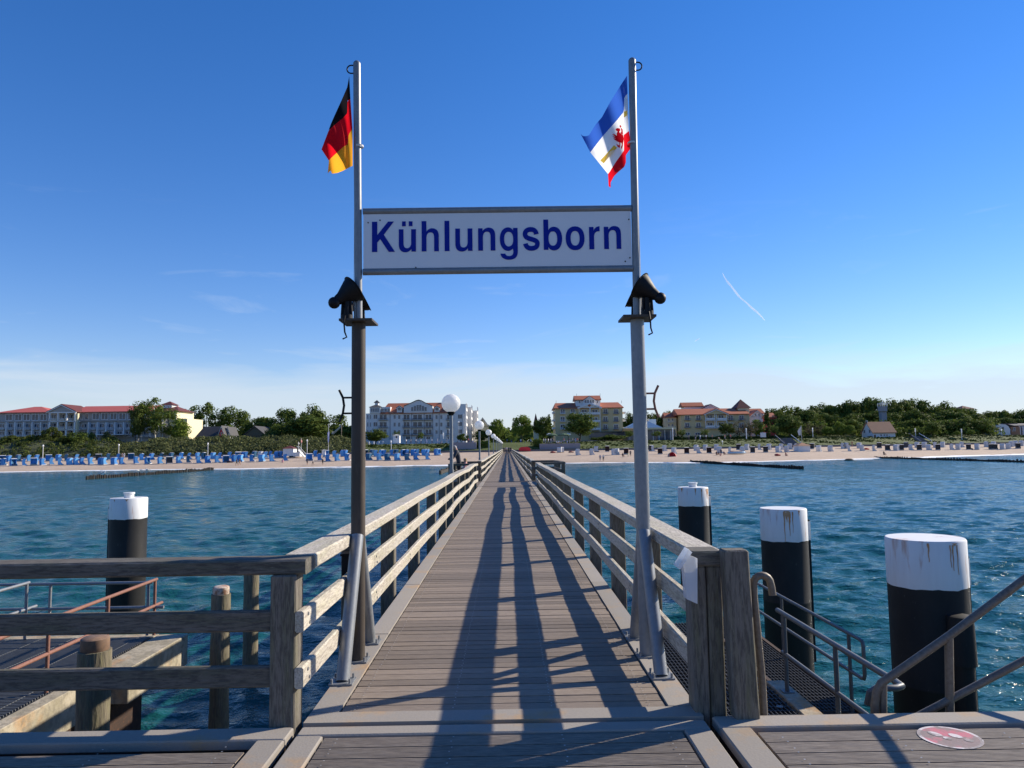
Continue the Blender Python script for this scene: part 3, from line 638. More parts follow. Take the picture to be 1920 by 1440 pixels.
X['rustwhite'] = mat('rusty_white_cap', (.55, .46, .38), .7, noise=[(9, .9, (.26, .12, .06), .48, .58)])
X['capbrown'] = mat('brown_metal_cap', (.20, .125, .085), .75, noise=[(9, .7, (.28, .17, .10)), (20, .5, (.11, .07, .05))])
def wood_pile(px, Y, top, r, label, cap, dx=0):
    x = P(px, 1250, Y).x
    t = thing('timber_pile', (x, Y, -2.8), label, 'timber pile', 'round timber piles')
    m = MB(); n = 20; prof = []
    for i in range(13):
        z = -1.2 + (top + 2.8 + 1.2) * i / 12; prof.append((r * (1 + .05 * math.sin(i * 1.7)) * (.93 if i == 12 else 1), z))
    m.lathe(prof + [(.001, prof[-1][1])], n=n); m.build('trunk', X['pilewood'], t, smooth='auto')
    if cap:
        z = top + 2.8; m = MB(); m.lathe([(r * .80, z), (r * .84, z + .01), (r * .84, z + .11), (r * .7, z + .125), (.001, z + .125)], n=n); m.build('metal_cap', X['capbrown'] if cap == 1 else X['rustwhite'], t, smooth='auto')
wood_pile(177, 7.0, -.16, .15, 'stout timber pile with an orange rusty cap beside the lower landing', 1)
wood_pile(412, 11.9, -.58, .15, 'timber pile with a whitish rusty cap behind the head railing', 2)
wood_pile(469, 15.0, -.65, .15, 'slimmer bare timber pile standing behind the capped one', 0)

# ================================================================ LOWER LANDINGS
def grating(mb, x0, x1, y0, y1, z, sx=.05, sy=.11, wx=.006, wy=.008):
    x = x0
    while x < x1: mb.box(x, x + wx, y0, y1, z - .03, z); x += sx
    y = y0
    while y < y1: mb.box(x0, x1, y, y + wy, z - .026, z - .003); y += sy
    mb.box(x0, x1, y0, y1, z - .2, z - .16)
t = thing('left_landing', (-7, 9, -1.15), 'lower boat landing of steel grating with a concrete edge, left of the pier', 'landing stage'); t.name = 'landing_stage'; o = (-7, 9, -1.15)
m = MB(); grating(m, -12.2, -5.52, 5.2, 11.6, -1.15, .5, .05, .004, .016); m.build('grating', X['zincd'], t, o)
m = MB(); m.bbox(-5.48, -5.28, 4.9, 9.9, -1.62, -1.16, .01); m.bbox(-5.48, -5.02, 9.92, 11.75, -1.62, -1.16, .01); m.box(-12.3, -5.5, 11.62, 11.8, -1.6, -1.165); m.build('concrete_edge', X['concl'], t, o)
m = MB(); m.box(-11.8, -5.6, 5.4, 11.5, -3.6, -1.40); m.build('substructure', X['beam'], t, o)
def pipe_rail(name, label, x, ys, z0, ztop, zmid, ma, o, axis='y', r=.024, extra=None):
    t = thing(name, o, label, 'railing'); P_ = (lambda u, z: (x, u, z)) if axis == 'y' else (lambda u, z: (u, x, z))
    for u in ys: m = MB(); m.tube([P_(u, z0), P_(u, ztop)], r * .95, 10); m.build('post', ma, t, o, 'auto')
    m = MB(); m.tube([P_(min(ys) - .0, ztop), P_(max(ys) + .05, ztop)], r, 10); m.build('handrail', ma, t, o, 'auto')
    m = MB(); m.tube([P_(min(ys), zmid), P_(max(ys) + .25, zmid)], r, 10); m.build('middle_pipe', ma, t, o, 'auto')
    return t
pipe_rail('pipe_railing', 'rust-red pipe railing along the right edge of the left landing', -5.52, [5.6, 7.3, 8.96, 10.3, 11.67], -1.15, -.30, -.70, X['rust'], (-5.52, 8, -1.15))
pipe_rail('pipe_railing', 'pale galvanised pipe railing across the far end of the left landing', 11.66, [-12.0, -9.6, -7.15, -5.62], -1.15, -.34, -.72, X['zinc'], (-8, 11.66, -1.15), 'x')
pipe_rail('pipe_railing', 'pale pipe railing crossing the middle of the left landing', -7.45, [5.8, 8.8, 11.55], -1.15, -.30, -.70, X['zinc'], (-7.45, 8, -1.15))
t = thing('landing_stage', (2.2, 8, -1.0), 'sunken steel grating landing with a concrete kerb, right of the pier', 'landing stage'); o = (2.2, 8, -1.0)
m = MB(); grating(m, 1.45, 2.93, 4.75, 11.3, -1.0, .045, .12); m.build('grating', X['grate'], t, o)
m = MB(); m.bbox(2.95, 3.16, 4.75, 8.45, -1.25, -.995, .01); m.box(1.3, 1.43, 4.75, 11.3, -1.3, -1.0); m.build('concrete_edge', X['concl'], t, o)
m = MB(); m.box(1.5, 2.9, 4.9, 11.2, -3.6, -1.22); m.build('substructure', X['beam'], t, o)
m = MB()
for (a, b) in ((2.75, 8.3), (2.8, 7.6), (2.72, 6.9), (2.6, 6.2), (2.4, 5.7)): m.tube([(a, b, -1.0), (a, b, -.992)], .035, 10)
m.build('fixing_disc', X['zincd'], t, o)
t = thing('gangway', (3.7, 10, -1.4), 'narrow grating gangway on rusty brown beams beside the right landing', 'gangway'); o = (3.7, 10, -1.4)
m = MB(); grating(m, 3.42, 3.98, 8.5, 13.2, -1.36, .045, .12); m.build('grating', X['grate'], t, o)
m = MB(); m.box(3.36, 3.41, 8.4, 13.2, -1.75, -1.35); m.box(3.99, 4.04, 8.4, 13.2, -1.75, -1.35); m.box(3.36, 4.04, 8.30, 8.4, -1.8, -1.42); m.box(3.2, 4.3, 8.05, 8.2, -1.9, -1.7); m.box(3.1, 3.3, 8.5, 9.0, -3.6, -1.3); m.build('steel_beam', X['beam'], t, o)
def loop_rail(name, label, x, ya, yb, zt, zm, z0, posts, ma, bend):
    o = (x, yb, z0); t = thing(name, o, label, 'railing')
    m = MB(); m.tube([(x, ya, zt), (x, yb + .08, zt), (x, yb + .02, zt - .01), (x, yb, zt - .05), (x, yb, zm + .05), (x, yb + .02, zm + .01), (x, yb + .08, zm), (x, ya, zm)], .021, 10); m.build('handrail', ma, t, o, 'auto')
    for y in posts: m = MB(); m.tube([(x, y, z0), (x, y, zt)], .021, 10); m.box(x - .05, x + .05, y - .05, y + .05, z0, z0 + .012); m.build('post', ma, t, o, 'auto')
    return t
loop_rail('pipe_railing', 'looped galvanised railing along the rusty gangway, the farther of two', 3.95, 13.2, 8.15, -.50, -.92, -1.4, [10.6, 8.5, 12.8], X['zincd'], 0)
t = thing('pipe_railing', (3.05, 7, -1.0), 'galvanised landing railing with a bent end nearest the right deck edge', 'railing'); o = (3.05, 7, -1.0)
m = MB(); m.tube([(3.05, 8.25, -.17), (3.05, 5.72, -.17), (3.04, 5.60, -.17), (2.98, 5.56, -.17), (2.82, 5.56, -.17), (2.78, 5.57, -.2), (2.77, 5.6, -.3)], .026, 10); m.build('handrail', X['zincd'], t, o, 'auto')
m = MB(); m.tube([(3.05, 8.15, -.60), (3.05, 5.2, -.60)], .021, 10); m.build('middle_pipe', X['zincd'], t, o, 'auto')
for (a, b, zt) in ((3.05, 8.05, -.17), (3.05, 6.78, -.17), (2.86, 5.56, -.19)):
    m = MB(); m.tube([(a, b, -1.0), (a, b, zt)], .023, 10); m.box(a - .06, a + .06, b - .06, b + .06, -1.0, -.985); m.build('post', X['zincd'], t, o, 'auto')
t = thing('stair_handrail', (2.5, 4.75, 0), 'brown weathered pipe handrail sloping up to the right edge of the photo', 'handrail'); o = (2.5, 4.75, 0)
Q = lambda px, py, Y=4.75: tuple(P(px, py, Y))
m = MB(); m.tube([Q(1641, 1400), Q(1640, 1325), Q(1643, 1298), Q(1652, 1281), Q(1668, 1270), Q(1780, 1192), Q(1925, 1083), Q(2100, 950)], .026, 12); m.build('handrail', X['brownpipe'], t, o, 'auto')
m = MB(); m.tube([Q(1656, 1400), Q(1656, 1282)], .024, 10); m.build('post', X['brownpipe'], t, o, 'auto')
m = MB(); m.tube([Q(1782, 1400), Q(1779, 1195)], .027, 10); m.build('post', X['brownpipe'], t, o, 'auto')
m = MB(); m.tube([Q(1660, 1375), Q(1785, 1310), Q(1925, 1236), Q(2100, 1140)], .024, 10); m.build('middle_pipe', X['brownpipe'], t, o, 'auto')
# worn round sticker on the right deck
t = thing('floor_sticker', (2.57, 4.18, -.002), 'worn round pink sticker with white footprints on the right deck boards', 'sticker')
def disc(r0, r1, z, n=40): 
    m = MB()
    for i in range(n):
        a, b = 2 * PI * i / n, 2 * PI * (i + 1) / n
        m.face([(r0 * math.cos(a), r0 * math.sin(a), z), (r1 * math.cos(a), r1 * math.sin(a), z), (r1 * math.cos(b), r1 * math.sin(b), z), (r0 * math.cos(b), r0 * math.sin(b), z)])
    return m
X['pink'] = mat('worn_pink_vinyl', (.50, .13, .17), .6, noise=[(5, .9, (.19, .165, .15), .44, .51), (30, .5, (.3, .2, .19), .5, .6)]); X['wornwhite'] = mat('worn_white_vinyl', (.60, .55, .55), .6, noise=[(5, .9, (.19, .165, .15), .49, .54), (20, .5, (.4, .33, .33), .5, .6)])
disc(.001, .150, -.0005).build('pink_disc', X['pink'], t); disc(.150, .168, -.0005).build('white_rim', X['wornwhite'], t)
m = MB()
for cx, cy, ro in ((-.045, .02, .5), (.055, -.015, .5)):
    for (dy, rx, ry) in ((.03, .026, .042), (-.045, .02, .026)):
        m.face([(cx + (rx * math.cos(a)) * math.cos(ro) - (dy + ry * math.sin(a)) * math.sin(ro), cy + (rx * math.cos(a)) * math.sin(ro) + (dy + ry * math.sin(a)) * math.cos(ro), .0012) for a in [2 * PI * i / 14 for i in range(14)]])
m.build('footprints', X['wornwhite'], t)
# ================================================================ LAND AND SEA
def interp(tab, x):
    if x <= tab[0][0]: return tab[0][1]
    for (a, b), (c, d) in zip(tab, tab[1:]):
        if x <= c: return b + (d - b) * (x - a) / (c - a)
    return tab[-1][1]
ST = [(-600, 186), (-135, 188), (-95, 191), (-60, 185), (-40, 190), (-12, 192), (8, 195), (25, 192), (45, 181), (60, 179), (75, 185), (100, 197), (150, 222), (220, 236), (600, 246)]
def shore(x): return interp(ST, x) + .6 * math.sin(x * .21) + .35 * math.sin(x * .53 + 1)
def wally(x): return interp([(-600, 236), (80, 236), (165, 256), (600, 266)], x)
ZP = 3.15
def zl(x, y):
    s, w = shore(x), wally(x)
    if y < s: return -2.8 - (s - y) * .07
    if y < w: return -2.8 + 2.95 * ((y - s) / (w - s)) ** .7 + .05 * math.sin(x * .9 + y * .5) * math.sin(y * .7)
    if y < w + 1.2: return .35
    return min(ZP, .4 + (ZP - .4) * ((y - w - 1.2) / 12.0))
def sheet(name, xs, rows, ma, label=None):
    """rows = functions x->(y,z)"""
    mb = MB(); n = len(xs)
    for f in rows:
        for x in xs: y, z = f(x); mb.v.append((x, y, z))
    for j in range(len(rows) - 1):
        for i in range(n - 1): mb.f.append((j * n + i, j * n + i + 1, (j + 1) * n + i + 1, (j + 1) * n + i)); mb.m.append(0)
    o = mb.build(name, ma, smooth=True); return tag(o, kind='structure')
xs = [-600 + 3 * i for i in range(401)]
br = []
for k in range(27):
    u = (k - 6) / 20
    br.append(lambda x, u=u: ((lambda s, w: (s + (w - s) * u, zl(x, s + (w - s) * min(u, .9999))))(shore(x), wally(x))) )
sheet('beach', xs, br, X['sand'])
xw = [-600 + 6 * i for i in range(201)]
mb = MB()
for a, b in zip(xw, xw[1:]):
    ya, yb = wally(a) , wally(b)
    mb.hexa([(a, ya, -.5), (b, yb, -.5), (b, yb + .7, -.5), (a, ya + .7, -.5), (a, ya, .72), (b, yb, .72), (b, yb + .7, .72), (a, ya + .7, .72)])
tag(mb.build('sea_wall', X['wallgrey']), 'long low grey concrete sea wall at the back of the beach', 'wall')
br = [lambda x, k=k: (lambda y, z: (y, z))(wally(x) + .75 + k * 1.3, min(ZP, .45 + (ZP - .45) * (k / 10) + (.12 * math.sin(x * .35 + k) if 0 < k < 10 else 0))) for k in range(11)]
sheet('grass_bank', xs, br, X['grass'])
sheet('ground', [-1500 + 30 * i for i in range(101)], [lambda x: (wally(x) + 21.5, ZP - .01), lambda x: (330, ZP), lambda x: (700, ZP + 3), lambda x: (2500, ZP + 4)], X['ground'])
sheet('promenade', xs, [lambda x: (wally(x) + 13.75, ZP), lambda x: (wally(x) + 21.6, ZP)], X['pave'])
mb = MB(); mb.prism([(234, -.35), (234, .0), (238, .0), (262, ZP + .03), (262, -.35)], -5, 5, 'x'); tag(mb.build('ramp', X['pave']), kind='structure')

random.seed(77); mb = MB()   # tufts and low growth that roughen the bank
for i in range(5200):
    x = random.uniform(-47, 240); k = random.random(); w = wally(x); y = w + 1.2 + 12.2 * k; z = zl(x, y)
    if -10.5 < x < 8 : continue
    n = .5 + .5 * math.sin(x * .21 + 2 * math.sin(y * .4)); h = .12 + .28 * n * random.random(); s_ = .25 + .5 * random.random()
    for q in range(3):
        a = random.uniform(0, 3.14); mb.face([(x - s_ * math.cos(a), y - s_ * math.sin(a) * .6, z - .05), (x + s_ * math.cos(a), y + s_ * math.sin(a) * .6, z - .05), (x + .3 * s_, y + .1, z + h), (x - .25 * s_, y, z + h * .8)])
tag(mb.build('bank_tufts', mat('bank_tuft_leaves', (.05, .072, .012), .9, island=.4, c2=(.10, .115, .02), spec=.05), off=(95, 246, 2)), 'rough grass tufts covering the green bank', 'grass', kind='stuff')
# sea: real swell up close, finer ripples in the shader
rng = np.random.RandomState(3)
def sea():
    ys = [-5000, -1500, -500, -200, -90, -40, -20, -8, -2]
    y = 1.0
    while y < 262: ys.append(y); y += max(.07, .0068 * y)
    Ya = np.array(ys); nc = 720
    u = np.linspace(-1, 1, nc)
    Yg = np.repeat(Ya[:, None], nc, 1)
    half = 17 + .80 * Ya.clip(0)
    Xg = u[None, :] * half[:, None]
    for j, q in enumerate((5000, 2000, 900, 400)):
        Xg[:, j] = np.minimum(Xg[:, j], -q + 0 * half); Xg[:, -1 - j] = np.maximum(Xg[:, -1 - j], q)
    sp = np.maximum(half * 2 / nc, np.gradient(Ya))[:, None]
    Z = np.zeros_like(Xg)
    for i in range(90):
        lam = .34 * 1.052 ** i if i < 56 else rng.uniform(.5, 3.2)
        ang = rng.normal(1.25, .45); k = 2 * PI / lam; a = .0060 * lam ** .75 * rng.uniform(.5, 1.2)
        if lam > 2.2: a *= .5
        if .6 < lam < 1.8: a *= 1.25
        ph = rng.uniform(0, 6.28); w = np.clip((lam / sp - 2.4) / 2, 0, 1)
        th = k * (Xg * math.cos(ang) + Yg * math.sin(ang)) + ph
        Z += w * a * (np.sin(th) + .22 * np.sin(2 * th + .5))
    Z += -2.8
    V = np.stack([Xg, Yg, Z], -1).reshape(-1, 3); nr = len(ys)
    idx = np.arange(nr * nc).reshape(nr, nc)
    F = np.stack([idx[:-1, :-1], idx[:-1, 1:], idx[1:, 1:], idx[1:, :-1]], -1).reshape(-1, 4)
    me = bpy.data.meshes.new('sea'); me.vertices.add(len(V)); me.vertices.foreach_set('co', V.astype(np.float32).ravel())
    me.loops.add(F.size); me.loops.foreach_set('vertex_index', F.astype(np.int32).ravel())
    me.polygons.add(len(F)); me.polygons.foreach_set('loop_start', np.arange(0, F.size, 4, dtype=np.int32)); me.polygons.foreach_set('loop_total', np.full(len(F), 4, dtype=np.int32))
    me.update(); me.validate(); me.polygons.foreach_set('use_smooth', [True] * len(F)); me.materials.append(X['water'])
    return tag(link('sea', me), kind='structure')
sea()
mb = MB(); x = -300
while x < 330:       # broken foam lines of the small surf
    L_ = random.uniform(3, 16); n = max(3, int(L_ / 1.0)); 
    for line, (d0, wd, pr) in enumerate(((-.5, .9, .8), (-3.2, .55, .35), (-7, .5, .22))):
        if line and x > 100: pr = .95; wd = 2.2 if line == 1 else 1.4
        if random.random() > pr: continue
        a = []; b = []
        for i in range(n + 1):
            xx = x + L_ * i / n; e = abs(math.sin(PI * i / n)) ** .5; yc = shore(xx) + d0 + .5 * math.sin(xx * .7 + line)
            zz = -2.755 if line else -2.77; a.append((xx, yc - wd * e * random.uniform(.3, 1) - .02, zz - .02)); b.append((xx, yc + wd * e * random.uniform(.3, 1) + .02, zz + (.1 if line == 0 else .05)))
        for i in range(n): mb.face([a[i], a[i + 1], b[i + 1], b[i]])
    x += L_ * random.uniform(.6, 1.0)
tag(mb.build('surf_foam', X['foam']), 'broken white foam lines where the small waves reach the sand', 'foam', kind='stuff')

# ================================================================ VEGETATION
def leaf_quads(mb, c, r, n, size, flat=1.0, up=.25):
    for _ in range(n):
        d = Vector((random.gauss(0, 1), random.gauss(0, 1), random.gauss(0, 1))).normalized()
        p = Vector(c) + Vector((d.x * r[0], d.y * r[1], d.z * r[2])) * (random.uniform(.55, 1.05))
        nrm = (d * 1.3 + Vector((random.gauss(0, .42), random.gauss(0, .42), random.gauss(up, .42)))).normalized()
        t = nrm.cross(Vector((random.gauss(0, 1), random.gauss(0, 1), random.gauss(0, 1)))).normalized(); b = nrm.cross(t)
        s = size * random.uniform(.6, 1.3); s2 = s * random.uniform(.5, .9)
        mb.face([p - t * s - b * s2 * .3, p + b * s2 - t * s * .1, p + t * s + b * s2 * .2, p - b * s2])
def make_tree(kind, seed, w, h, trunk_h, nb, nl, size, leaf, bark, shape='round', multi=1):
    random.seed(seed); mb = MB(); tr = MB()
    ch = h - trunk_h * .75; cz = trunk_h * .75 + ch / 2
    cents = []
    for i in range(nb):
        for _ in range(40):
            u = Vector((random.uniform(-1, 1), random.uniform(-1, 1), random.uniform(-1, 1)))
            if u.length > 1: continue
            q = u.normalized() * (u.length ** .45)
            if shape == 'round': q.z = q.z if q.z > 0 else q.z * .8
            if shape == 'cone': k = (1 - (q.z + 1) / 2) ** .8 + .12; q.x *= k; q.y *= k
            if shape == 'flat': q.z *= .8; q.z += .15
            break
        cents.append(q)
    br = w * (.17 if shape == 'round' else .14)
    for q in cents:
        r = br * random.uniform(.65, 1.35); c = Vector((q.x * (w / 2 - r * .7), q.y * (w / 2 - r * .7), cz + q.z * (ch / 2 - r * .6)))
        leaf_quads(mb, c, (r * 1.15, r * 1.15, r * .85), int(nl * 1.6), size * .8)
    for k in range(multi):
        bx, by = (0, 0) if multi == 1 else (random.uniform(-.3, .3) * w, random.uniform(-.2, .2) * w)
        top = cz + ch * .25; r0 = max(.12, h * .022) * (1 if multi == 1 else .6)
        tr.tube([(bx, by, -.3), (bx + random.uniform(-.2, .2), by, trunk_h * .5), (bx * .8, by * .8, trunk_h), (bx * .5, by * .5, top)], [r0, r0 * .8, r0 * .65, r0 * .2], 7)
        for j in range(5):
            a = random.uniform(0, 6.28); z0 = trunk_h * random.uniform(.75, 1.2); l = w * .36
            tr.tube([(bx * .8, by * .8, z0), (bx * .8 + math.cos(a) * l * .5, by * .8 + math.sin(a) * l * .5, z0 + ch * .2), (bx + math.cos(a) * l, by + math.sin(a) * l, z0 + ch * .42)], [r0 * .4, r0 * .28, r0 * .1], 5)
    return dict(trunk=tr.mesh('trunk', X[bark], smooth=True), crown=mb.mesh('crown', X[leaf]), w=w, h=h, kind=kind)
TV = {}
TV['dark'] = [make_tree('broadleaf_tree', s, 10, 12, 2.2, 46, 62, .42, 'leafd', 'bark') for s in (1, 2, 3)]
TV['mid'] = [make_tree('broadleaf_tree', s, 10, 12, 2.2, 44, 60, .42, 'leafm', 'bark') for s in (4, 5, 6)]
TV['light'] = [make_tree('broadleaf_tree', s, 8, 9, 1.8, 36, 60, .34, 'leafl', 'bark') for s in (7, 8)]
TV['loose'] = [make_tree('poplar_tree', s, 8, 13, 2.5, 40, 34, .38, 'leafm', 'bark') for s in (9, 10, 11)]
TV['birch'] = [make_tree('birch_tree', s, 8, 14, 3.8, 50, 34, .30, 'leafm', 'birch', 'round', 3) for s in (12, 13)]
TV['cyp'] = [make_tree('cypress_tree', s, 2.6, 12, .8, 60, 34, .25, 'leafd', 'bark', 'cone') for s in (14,)]
TV['pine'] = [make_tree('pine_tree', s, 7, 7, 1.2, 30, 46, .30, 'leafp', 'bark', 'flat') for s in (15, 16)]
TV['small'] = [make_tree('small_tree', s, 4, 5.2, 2.2, 20, 34, .20, 'leafm', 'bark') for s in (17, 18)]
TV['twig'] = [make_tree('bare_tree', s, 6, 7, 1.4, 34, 16, .22, 'leafr', 'bark') for s in (19, 20)]
TV['bush'] = [make_tree('shrub', s, 5, 3.6, .2, 26, 50, .26, 'leafd', 'bark', 'flat') for s in (21, 22)]
TV['bushs'] = [make_tree('shrub', s, 5, 3.6, .2, 26, 50, .26, 'leafs', 'bark', 'flat') for s in (23, 24)]
CNT = {}
def tree(kind, px, top, wpx, Y, label, base=ZP, group=None, cat=None):
    CNT[kind] = CNT.get(kind, -1) + 1; v = TV[kind][CNT[kind] % len(TV[kind])]
    x = P(px, top, Y).x; zt = P(px, top, Y).z; w = wpx * (Y + .2) / FPX
    t = thing(v['kind'], (x, Y, base - .05), label, cat or ('shrub' if v['kind'] == 'shrub' else 'tree'), group, random.uniform(0, 6.28))
    t.scale = (w / v['w'], w / v['w'], (zt - base) / v['h'])
    link('trunk', v['trunk'], t); link('crown', v['crown'], t); return t
random.seed(11)
for (k, px, top, w, Y, lab) in [
    ('pine', 97, 799, 40, 252, 'pointed dark pine rising in front of the grey hotel portico'),
    ('pine', 62, 812, 34, 251, 'low spreading pine under the left balconies of the grey hotel'),
    ('pine', 24, 815, 44, 252, 'leftmost low pine at the photo edge above the blue beach chairs'),
    ('mid', 146, 808, 44, 252, 'bushy dark green tree right of the hotel portico'),
    ('pine', 125, 814, 30, 250, 'small pine between the portico pine and the bushy tree'),
    ('small', 170, 808, 20, 256, 'small round tree against the grey hotel near the white lamps'),
    ('bushs', 204, 807, 24, 262, 'round grey-green shrub before the right wing of the grey hotel'),
    ('birch', 262, 748, 42, 262, 'left birch of the tall cluster covering the red roof end'),
    ('birch', 285, 739, 50, 265, 'tallest birch in the cluster with white trunks'),
    ('birch', 309, 760, 56, 262, 'right birch of the cluster in front of the yellow gable wall'),
    ('pine', 256, 768, 34, 260, 'dark pine tucked into the left side of the birch cluster'),
    ('light', 335, 784, 44, 262, 'low light green tree at the foot of the yellow hotel end'),
    ('loose', 340, 757, 38, 318, 'leftmost poplar of the airy row behind the yellow wall'),
    ('loose', 362, 756, 40, 318, 'second poplar in the airy row left of the A-frame houses'),
    ('loose', 388, 752, 42, 318, 'tallest middle poplar in the airy row behind the dark roofs'),
    ('loose', 412, 756, 38, 318, 'fourth poplar of the airy row above the red gable'),
    ('loose', 436, 757, 46, 318, 'wide right poplar ending the airy row'),
    ('loose', 458, 768, 30, 318, 'short poplar right of the airy row behind the green hall'),
    ('light', 430, 796, 28, 290, 'light green small tree between the white gable and the poplars'),
    ('dark', 476, 780, 52, 300, 'dark round tree above the green-grey hall'),
    ('mid', 499, 776, 44, 300, 'dull green tree right of the green-grey hall'),
    ('mid', 538, 763, 50, 300, 'tall tree with a thin antenna behind it, left of the big dark tree'),
    ('dark', 585, 757, 62, 302, 'highest dark broad tree left of the brown gantry pole'),
    ('loose', 626, 769, 56, 300, 'tree with drooping crown just left of the gantry pole'),
    ('dark', 576, 779, 92, 264, 'huge near dark tree on the dune left of the gantry pole'),
    ('mid', 528, 792, 58, 268, 'broad tree between the hall and the huge dark tree'),
    ('mid', 650, 794, 50, 290, 'low tree right behind the brown gantry pole'),
    ('dark', 509, 806, 40, 262, 'low dark tree over the scrub right of the hall'),
    ('dark', 705, 803, 44, 262, 'dark bushy tree in front of the left corner of the white hotel'),
    ('small', 743, 807, 16, 268, 'small tree in front of the white hotel beside the white hut'),
    ('small', 789, 809, 13, 268, 'tiny ornamental tree at the middle of the white hotel'),
    ('bush', 868, 812, 24, 262, 'dark shrub behind the terrace wall at the right end of the white hotel'),
    ('dark', 903, 806, 36, 268, 'dark tree between the globe lamps beside the white hotel'),
    ('light', 934, 785, 38, 268, 'light green round tree left of the pier end'),
    ('light', 978, 777, 42, 262, 'tall light green round tree right of the pier end'),
    ('dark', 1018, 777, 38, 262, 'dark round tree between the brown spire and the yellow hotel'),
    ('cyp', 1029, 772, 12, 280, 'dark pointed conifer left of the yellow hotel'),
    ('mid', 1087, 772, 66, 262, 'large round tree hiding the left half of the yellow hotel'),
    ('bush', 1148, 814, 56, 256, 'dark spreading bush on the bank before the yellow hotel'),
    ('bush', 1120, 819, 30, 256, 'smaller dark bush left of the spreading one on the bank'),
    ('small', 1180, 806, 20, 262, 'small tree under the orange awning'),
    ('small', 1231, 807, 20, 262, 'small tree in front of the glass restaurant'),
    ('dark', 1180, 772, 34, 330, 'dark tree right of the yellow hotel roof'),
    ('dark', 1203, 770, 40, 330, 'dark tree behind the blue pyramid roof'),
    ('dark', 1232, 770, 36, 325, 'dark tree behind the small white turret'),
    ('mid', 1252, 768, 30, 335, 'tree top behind the low left wing of the right yellow hotel'),
    ('small', 1278, 804, 17, 262, 'small promenade tree before the left corner of the right yellow hotel'),
    ('small', 1321, 804, 18, 262, 'small promenade tree before the middle of the right yellow hotel'),
    ('pine', 1362, 790, 34, 268, 'grey-green pine in front of the right yellow hotel'),
    ('twig', 1385, 788, 46, 270, 'bare reddish-brown tree in front of the right yellow hotel'),
    ('twig', 1405, 784, 34, 272, 'tall bare twiggy tree beside the light green tree'),
    ('light', 1417, 786, 34, 280, 'bright light green tree right of the right yellow hotel'),
    ('cyp', 1437, 761, 15, 280, 'very tall dark cypress right of the white gable house'),
    ('small', 1451, 795, 16, 262, 'slim small tree beside the notice board'),
    ('dark', 1478, 775, 52, 268, 'big round tree left of the white flag'),
    ('mid', 1492, 800, 26, 264, 'low tree directly behind the white flag'),
    ('twig', 1515, 790, 24, 275, 'first reddish bare tree right of the white flag'),
    ('twig', 1538, 792, 26, 275, 'second reddish bare tree right of the white flag'),
    ('light', 1552, 799, 24, 268, 'low yellow-green tree in front of the wood'),
    ('light', 1572, 790, 26, 270, 'taller yellow-green tree in front of the wood'),
    ('light', 1594, 796, 20, 268, 'small yellow-green tree left of the white cottage'),
    ('bush', 1632, 817, 12, 262, 'small dark bush at the corner of the white cottage'),
    ('mid', 1745, 790, 32, 268, 'mid green young tree before the wood, right of the white cottage'),
    ('light', 1795, 808, 14, 266, 'tiny light green shrub tree beside the right stairs'),
    ('light', 1820, 806, 16, 266, 'small light shrub tree right of the tall white post'),
    ('bush', 1705, 812, 20, 264, 'reddish-dark bush behind the hedge right of the cottage')]:
    tree(k, px, top, w, Y, lab)
wood = [(1452, 766, 46), (1482, 758, 50), (1512, 757, 46), (1540, 755, 42), (1566, 753, 46), (1592, 748, 40), (1616, 740, 46), (1642, 744, 46), (1668, 747, 44), (1692, 747, 46), (1716, 745, 44), (1742, 747, 50), (1768, 752, 46), (1792, 760, 46), (1817, 766, 44), (1842, 776, 46)]
for i, (px, top, w) in enumerate(wood):
    tree(['dark', 'mid', 'dark'][i % 3], px, top + random.uniform(-1.5, 1.5), w * random.uniform(.95, 1.25), random.uniform(312, 330), 'tall tree on the skyline of the right wood, %s from its left end' % ordn(i + 1), group='skyline trees of the right wood')
for i in range(15):
    px = 1462 + i * 25.5 + random.uniform(-5, 5); tree(['dark', 'mid', 'dark', 'mid', 'dark'][i % 5], px, 772 + random.uniform(-5, 7) - (6 if 1600 < px < 1780 else 0), random.uniform(42, 56), random.uniform(292, 302), 'broad tree in the middle layer of the right wood, %s from the left' % ordn(i + 1), group='middle trees of the right wood')
for i in range(11):
    px = 1600 + i * 24 + random.uniform(-5, 5)
    if 1640 < px < 1672: continue
    tree(['mid', 'dark'][i % 2], px, 786 + random.uniform(-4, 5), random.uniform(36, 46), random.uniform(281, 288), 'lower tree at the front edge of the right wood, %s from the left' % ordn(i + 1), group='front trees of the right wood')
for i, (px, top, w) in enumerate([(1852, 770, 34), (1872, 766, 36), (1892, 765, 36), (1914, 766, 40), (1936, 768, 40)]):
    tree(['dark', 'mid'][i % 2], px, top, w, 345, 'hazy far tree behind the white mansard house, %s from the left' % ordn(i + 1), group='far trees at the right edge')
for i, px in enumerate((1860, 1884, 1910, 1932)):
    tree(['mid', 'dark'][i % 2], px, 782, 36, 312, 'mid-distance tree above the mansard house, %s from the left' % ordn(i + 1), group='mid trees at the right edge')
random.seed(5); mb = MB()
for i in range(2400):
    x = random.uniform(-430, 430); y = random.uniform(440, 520); r = random.uniform(3, 5)
    leaf_quads(mb, (x, y, ZP + random.uniform(0, 9 + 2 * math.sin(x * .02))), (r, r, r * .8), 16, 1.7)
tag(mb.build('distant_wood', X['leafm'], off=(0, 480, ZP)), 'far-off strip of woodland showing between the hotels', 'woodland', kind='stuff')
